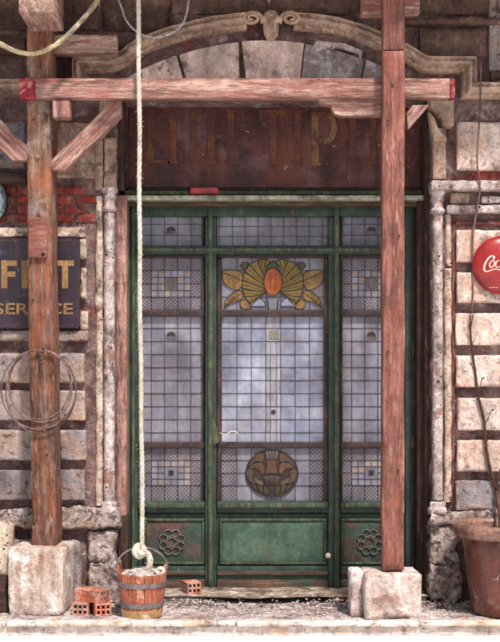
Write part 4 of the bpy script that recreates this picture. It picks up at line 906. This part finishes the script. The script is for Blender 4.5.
# ------------------------------------------------------------------ bucket
bx, by = X(142, -.38), -.38
bk = empty('bucket', (bx, by, 0), 'wooden stave bucket with grey metal hoops full of white rubble on the pavement', 'bucket')
z0, z1, r0, r1 = .06, .275, .132, .158; ns = 18
for k in range(ns):
    a0, a1 = 2*math.pi*k/ns + .012, 2*math.pi*(k+1)/ns - .012; am = (a0 + a1)/2
    ear = .05 if abs(math.cos(am)) > .97 else 0
    mb = MB(); v = []
    for (z, r) in ((z0 - .055, r0 - .004), ((z0+z1)/2, (r0+r1)/2), (z1 + ear + rnd.uniform(-.004,.004), r1 + ear * .12)):
        for a in (a0, am, a1):
            for ri in (0, -.016): v.append((bx + (r + ri) * math.cos(a), by + (r + ri) * math.sin(a), z))
    f = []
    for l in range(2):
        b0 = l * 6
        for q in (0, 2): f += [(b0+q, b0+q+2, b0+q+8, b0+q+6), (b0+q+1, b0+q+7, b0+q+9, b0+q+3)]
        f += [(b0, b0+6, b0+7, b0+1), (b0+4, b0+5, b0+11, b0+10)]
    f += [(12,14,15,13),(14,16,17,15),(0,1,3,2),(2,3,5,4)]
    mb.add(v, f).build('stave', 'stave', bk)
def hoop(z, hh, m='hoop', nm='hoop', out=.004):
    r = lambda q: r0 + (r1 - r0) * (q - z0) / (z1 - z0) + out
    mb = MB(); mb.lathe((bx, by, 0), [(r(z)-.005, z), (r(z)+.002, z), (r(z+hh)+.002, z+hh), (r(z+hh)-.005, z+hh)], 40, amp=.002, freq=30); mb.build(nm, m, bk, True, angle=40)
hoop(.195, .028); hoop(.066, .03); hoop(.002, .05, 'bucket_base', 'foot_band', .001)
mb = MB(); n = 26; v = [(bx, by, .30)]; f = []
for j in range(1, 7):
    for k in range(n):
        a = 2*math.pi*k/n; r = .140 * j / 6; v.append((bx + r*math.cos(a), by + r*math.sin(a), .30 - .05*(j/6)**2 + rnd.uniform(-.01,.012)))
for k in range(n): f.append((0, 1+k, 1+(k+1) % n))
for j in range(5):
    for k in range(n): f.append((1+j*n+k, 1+(j+1)*n+k, 1+(j+1)*n+(k+1) % n, 1+j*n+(k+1) % n))
mb.add(v, f).build('rubble_fill', 'rubble', bk)
for k in range(60):
    a, r = rnd.uniform(0, 6.28), .125 * math.sqrt(rnd.random()); s_ = rnd.uniform(.008, .02); cx_, cy_, cz_ = bx + r*math.cos(a), by + r*math.sin(a), .30 - .05*(r/.14)**2
    if k == 0: ch = MB()
    ch.add([(cx_ + s_*rnd.uniform(-1,1)*.3 + s_*d[0], cy_ + s_*d[1], cz_ + s_*d[2]*.8 + rnd.uniform(-.1,.1)*s_) for d in ((1,0,0),(-1,0,0),(0,1,0),(0,-1,0),(0,0,1),(0,0,-1))], [(0,2,4),(2,1,4),(1,3,4),(3,0,4),(2,0,5),(1,2,5),(3,1,5),(0,3,5)])
o = ch.build('rubble_pieces', 'rubble', bk); o['kind'] = 'stuff'
mb = MB(); mb.tube([(bx + .163*math.cos(a)*(1 - .0*k), by - .02*math.sin(a), .30 + .135*math.sin(a)) for k, a in enumerate([math.pi*q/24 for q in range(25)])], .0065, 8); mb.build('handle', 'hoop', bk, True)

# ------------------------------------------------------------------ hollow bricks
def hollow_brick(cx_, cy_, z_, rot, lab, wd=.12, ht=.08, ln=.19, nx=3, nz=2):
    mb = MB(); t = .013; cw = (wd - t*(nx+1))/nx; chh = (ht - t*(nz+1))/nz
    for k in range(nz + 1):
        zz = k * (chh + t); mb.box(-wd/2, wd/2, -ln/2, ln/2, zz, zz + t)
    for j in range(nz):
        zz = j*(chh+t) + t
        for i in range(nx + 1):
            xx = -wd/2 + i*(cw+t); mb.box(xx, xx + t, -ln/2, ln/2, zz, zz + chh)
    o = mb.build('hollow_brick', 'terracotta', None, False, Matrix.Translation((cx_, cy_, z_)) @ Matrix.Rotation(R(rot), 4, 'Z'))
    bv = o.modifiers.new('b', 'BEVEL'); bv.width = .0022; bv.segments = 1
    return tag(o, lab, 'brick', 'hollow terracotta bricks')
hollow_brick(X(80.5,-.42), -.30, .0, -4, 'lower left hollow orange brick in the small stack beside the bucket', wd=.105)
hollow_brick(X(99,-.42), -.315, .0, 16, 'lower right hollow orange brick in the small stack, nearest the bucket', wd=.105)
hollow_brick(X(91,-.38), -.32, .081, 62, 'topmost hollow orange brick lying across the two others', wd=.105, ln=.2)
hollow_brick(X(191,.0), .08, .06, 22, 'single hollow orange brick on the threshold right of the bucket', wd=.1, ht=.078, ln=.12)

# ------------------------------------------------------------------ flower pot
fx, fy = X(501, -.31), -.31
fp = empty('flower_pot', (fx, fy, 0), 'large brown glazed flower pot with wide rim at the right edge', 'flower pot')
zt = Z(522, fy); rb, rt = .185, .268
mb = MB(); mb.lathe((fx, fy, 0), [(0,.002),(rb*.92,.002),(rb,.02),(rb+.012,.1),(rb+.03,.22),(rt-.03,zt-.16),(rt-.018,zt-.09),(rt-.03,zt-.07),(rt-.05,zt-.07),(rt-.06,zt-.2),(0,zt-.2)], 56, amp=.003, freq=6); mb.build('body', 'glaze', fp, True, angle=50)
mb = MB(); mb.lathe((fx, fy, 0), [(rt-.028,zt-.085),(rt+.018,zt-.088),(rt+.036,zt-.07),(rt+.04,zt-.03),(rt+.03,zt-.006),(rt+.005,zt),(rt-.02,zt-.006),(rt-.03,zt-.03),(rt-.036,zt-.1)], 56, amp=.004, freq=8); mb.build('rim', 'glaze_rim', fp, True)
mb = MB(); mb.lathe((fx, fy, 0), [(0,zt-.05),(.1,zt-.045),(rt-.035,zt-.06)], 30, amp=.0, freq=9); mb.build('soil', 'soil', fp, True)
# red cushion-like item on the ledge
mb = MB(); mb.add(*rbox_data(X(190,.2), X(219,.2), .15, .25, Z(194.6,.15), Z(187,.15), r=.018, step=.02, amp=.003, freq=12))
tag(mb.build('red_pad', 'plastic_red', None, True), 'small flat red pad lying on the ledge above the door', 'pad')

# ------------------------------------------------------------------ loose rubble on the pavement
gm = MB()
def chip(x_, y_, z_, s_):
    a = rnd.uniform(0, 6.28); ca, sa = math.cos(a), math.sin(a)
    pts = [(1,0,0),(-1,0,0),(0,.7,0),(0,-.7,0),(.1,0,.6),(0,.1,-.6)]
    v = []
    for d in pts:
        q = [d[i] * s_ * rnd.uniform(.7, 1.25) for i in range(3)]; v.append((x_ + q[0]*ca - q[1]*sa, y_ + q[0]*sa + q[1]*ca, z_ + q[2]))
    gm.add(v, [(0,2,4),(2,1,4),(1,3,4),(3,0,4),(2,0,5),(1,2,5),(3,1,5),(0,3,5)])
for k in range(8500):
    y_ = -.02 - abs(rnd.gauss(0, .2)); x_ = rnd.uniform(-2.4, 2.6)
    if y_ < -.57: continue
    s_ = min(.022, .0045 * math.exp(rnd.gauss(0, .6))); chip(x_, y_, .003, s_)
for (cx_, cy_, n_) in ((X(105), -.06, 200), (X(440), -.08, 260), (X(470), -.14, 260), (X(190), -.06, 260), (X(340), -.05, 160)):
    for k in range(n_):
        d_ = abs(rnd.gauss(0, .07)); chip(cx_ + rnd.gauss(0, .16), min(-.015, cy_ + rnd.gauss(0, .05)), max(.003, .035 - d_ * .4), .008 * math.exp(rnd.gauss(0, .5)))
o = gm.build('rubble', 'rubble'); o['kind'] = 'stuff'; o['label'] = 'loose pale stone chips and dust along the pavement'; o['category'] = 'rubble'

# brown litter mixed into the dust
lm = MB()
for k in range(900):
    y_ = -.03 - abs(rnd.gauss(0, .14)); x_ = rnd.uniform(-2.2, 2.4); sz = rnd.uniform(.004, .014); a = rnd.uniform(0, 6.28); z_ = rnd.uniform(.006, .014)
    ca, sa = math.cos(a) * sz, math.sin(a) * sz
    if y_ < -.56: continue
    lm.add([(x_ - ca, y_ - sa, z_), (x_ - sa*.45, y_ + ca*.45, z_ + .003), (x_ + ca, y_ + sa, z_), (x_ + sa*.45, y_ - ca*.45, z_ + .002)], [(0,1,2),(0,2,3)])
o = lm.build('litter', 'vine'); o['kind'] = 'stuff'; o['label'] = 'brown leaf and twig litter scattered in the dust'; o['category'] = 'litter'

for (a, y_, sz, lab) in ((207,-.05,.030,'grey stone fragment lying in front of the hollow threshold at left'), (262,-.10,.018,'small stone fragment in the dust below the middle of the door'), (313,.0,.022,'pale stone fragment in the threshold hollow near the right block'), (434,-.13,.034,'rough stone fragment at the foot of the right jamb'), (120,-.1,.03,'rough stone fragment behind the bucket by the left jamb'), (448,-.2,.026,'brownish stone fragment between the right block and the flower pot')):
    mb = MB(); mb.add(*rbox_data(-sz, sz, -sz*.7, sz*.7, -sz*.3, sz*.75, r=sz*.4, step=sz*.5, amp=sz*.25, freq=.9/sz, seed=a))
    tag(mb.build('stone_fragment', 'stone_rock', None, True, Matrix.Translation((X(a, y_), y_, sz*.3)) @ Matrix.Rotation(a, 4, 'Z')), lab, 'stone', 'stone fragments on the pavement')
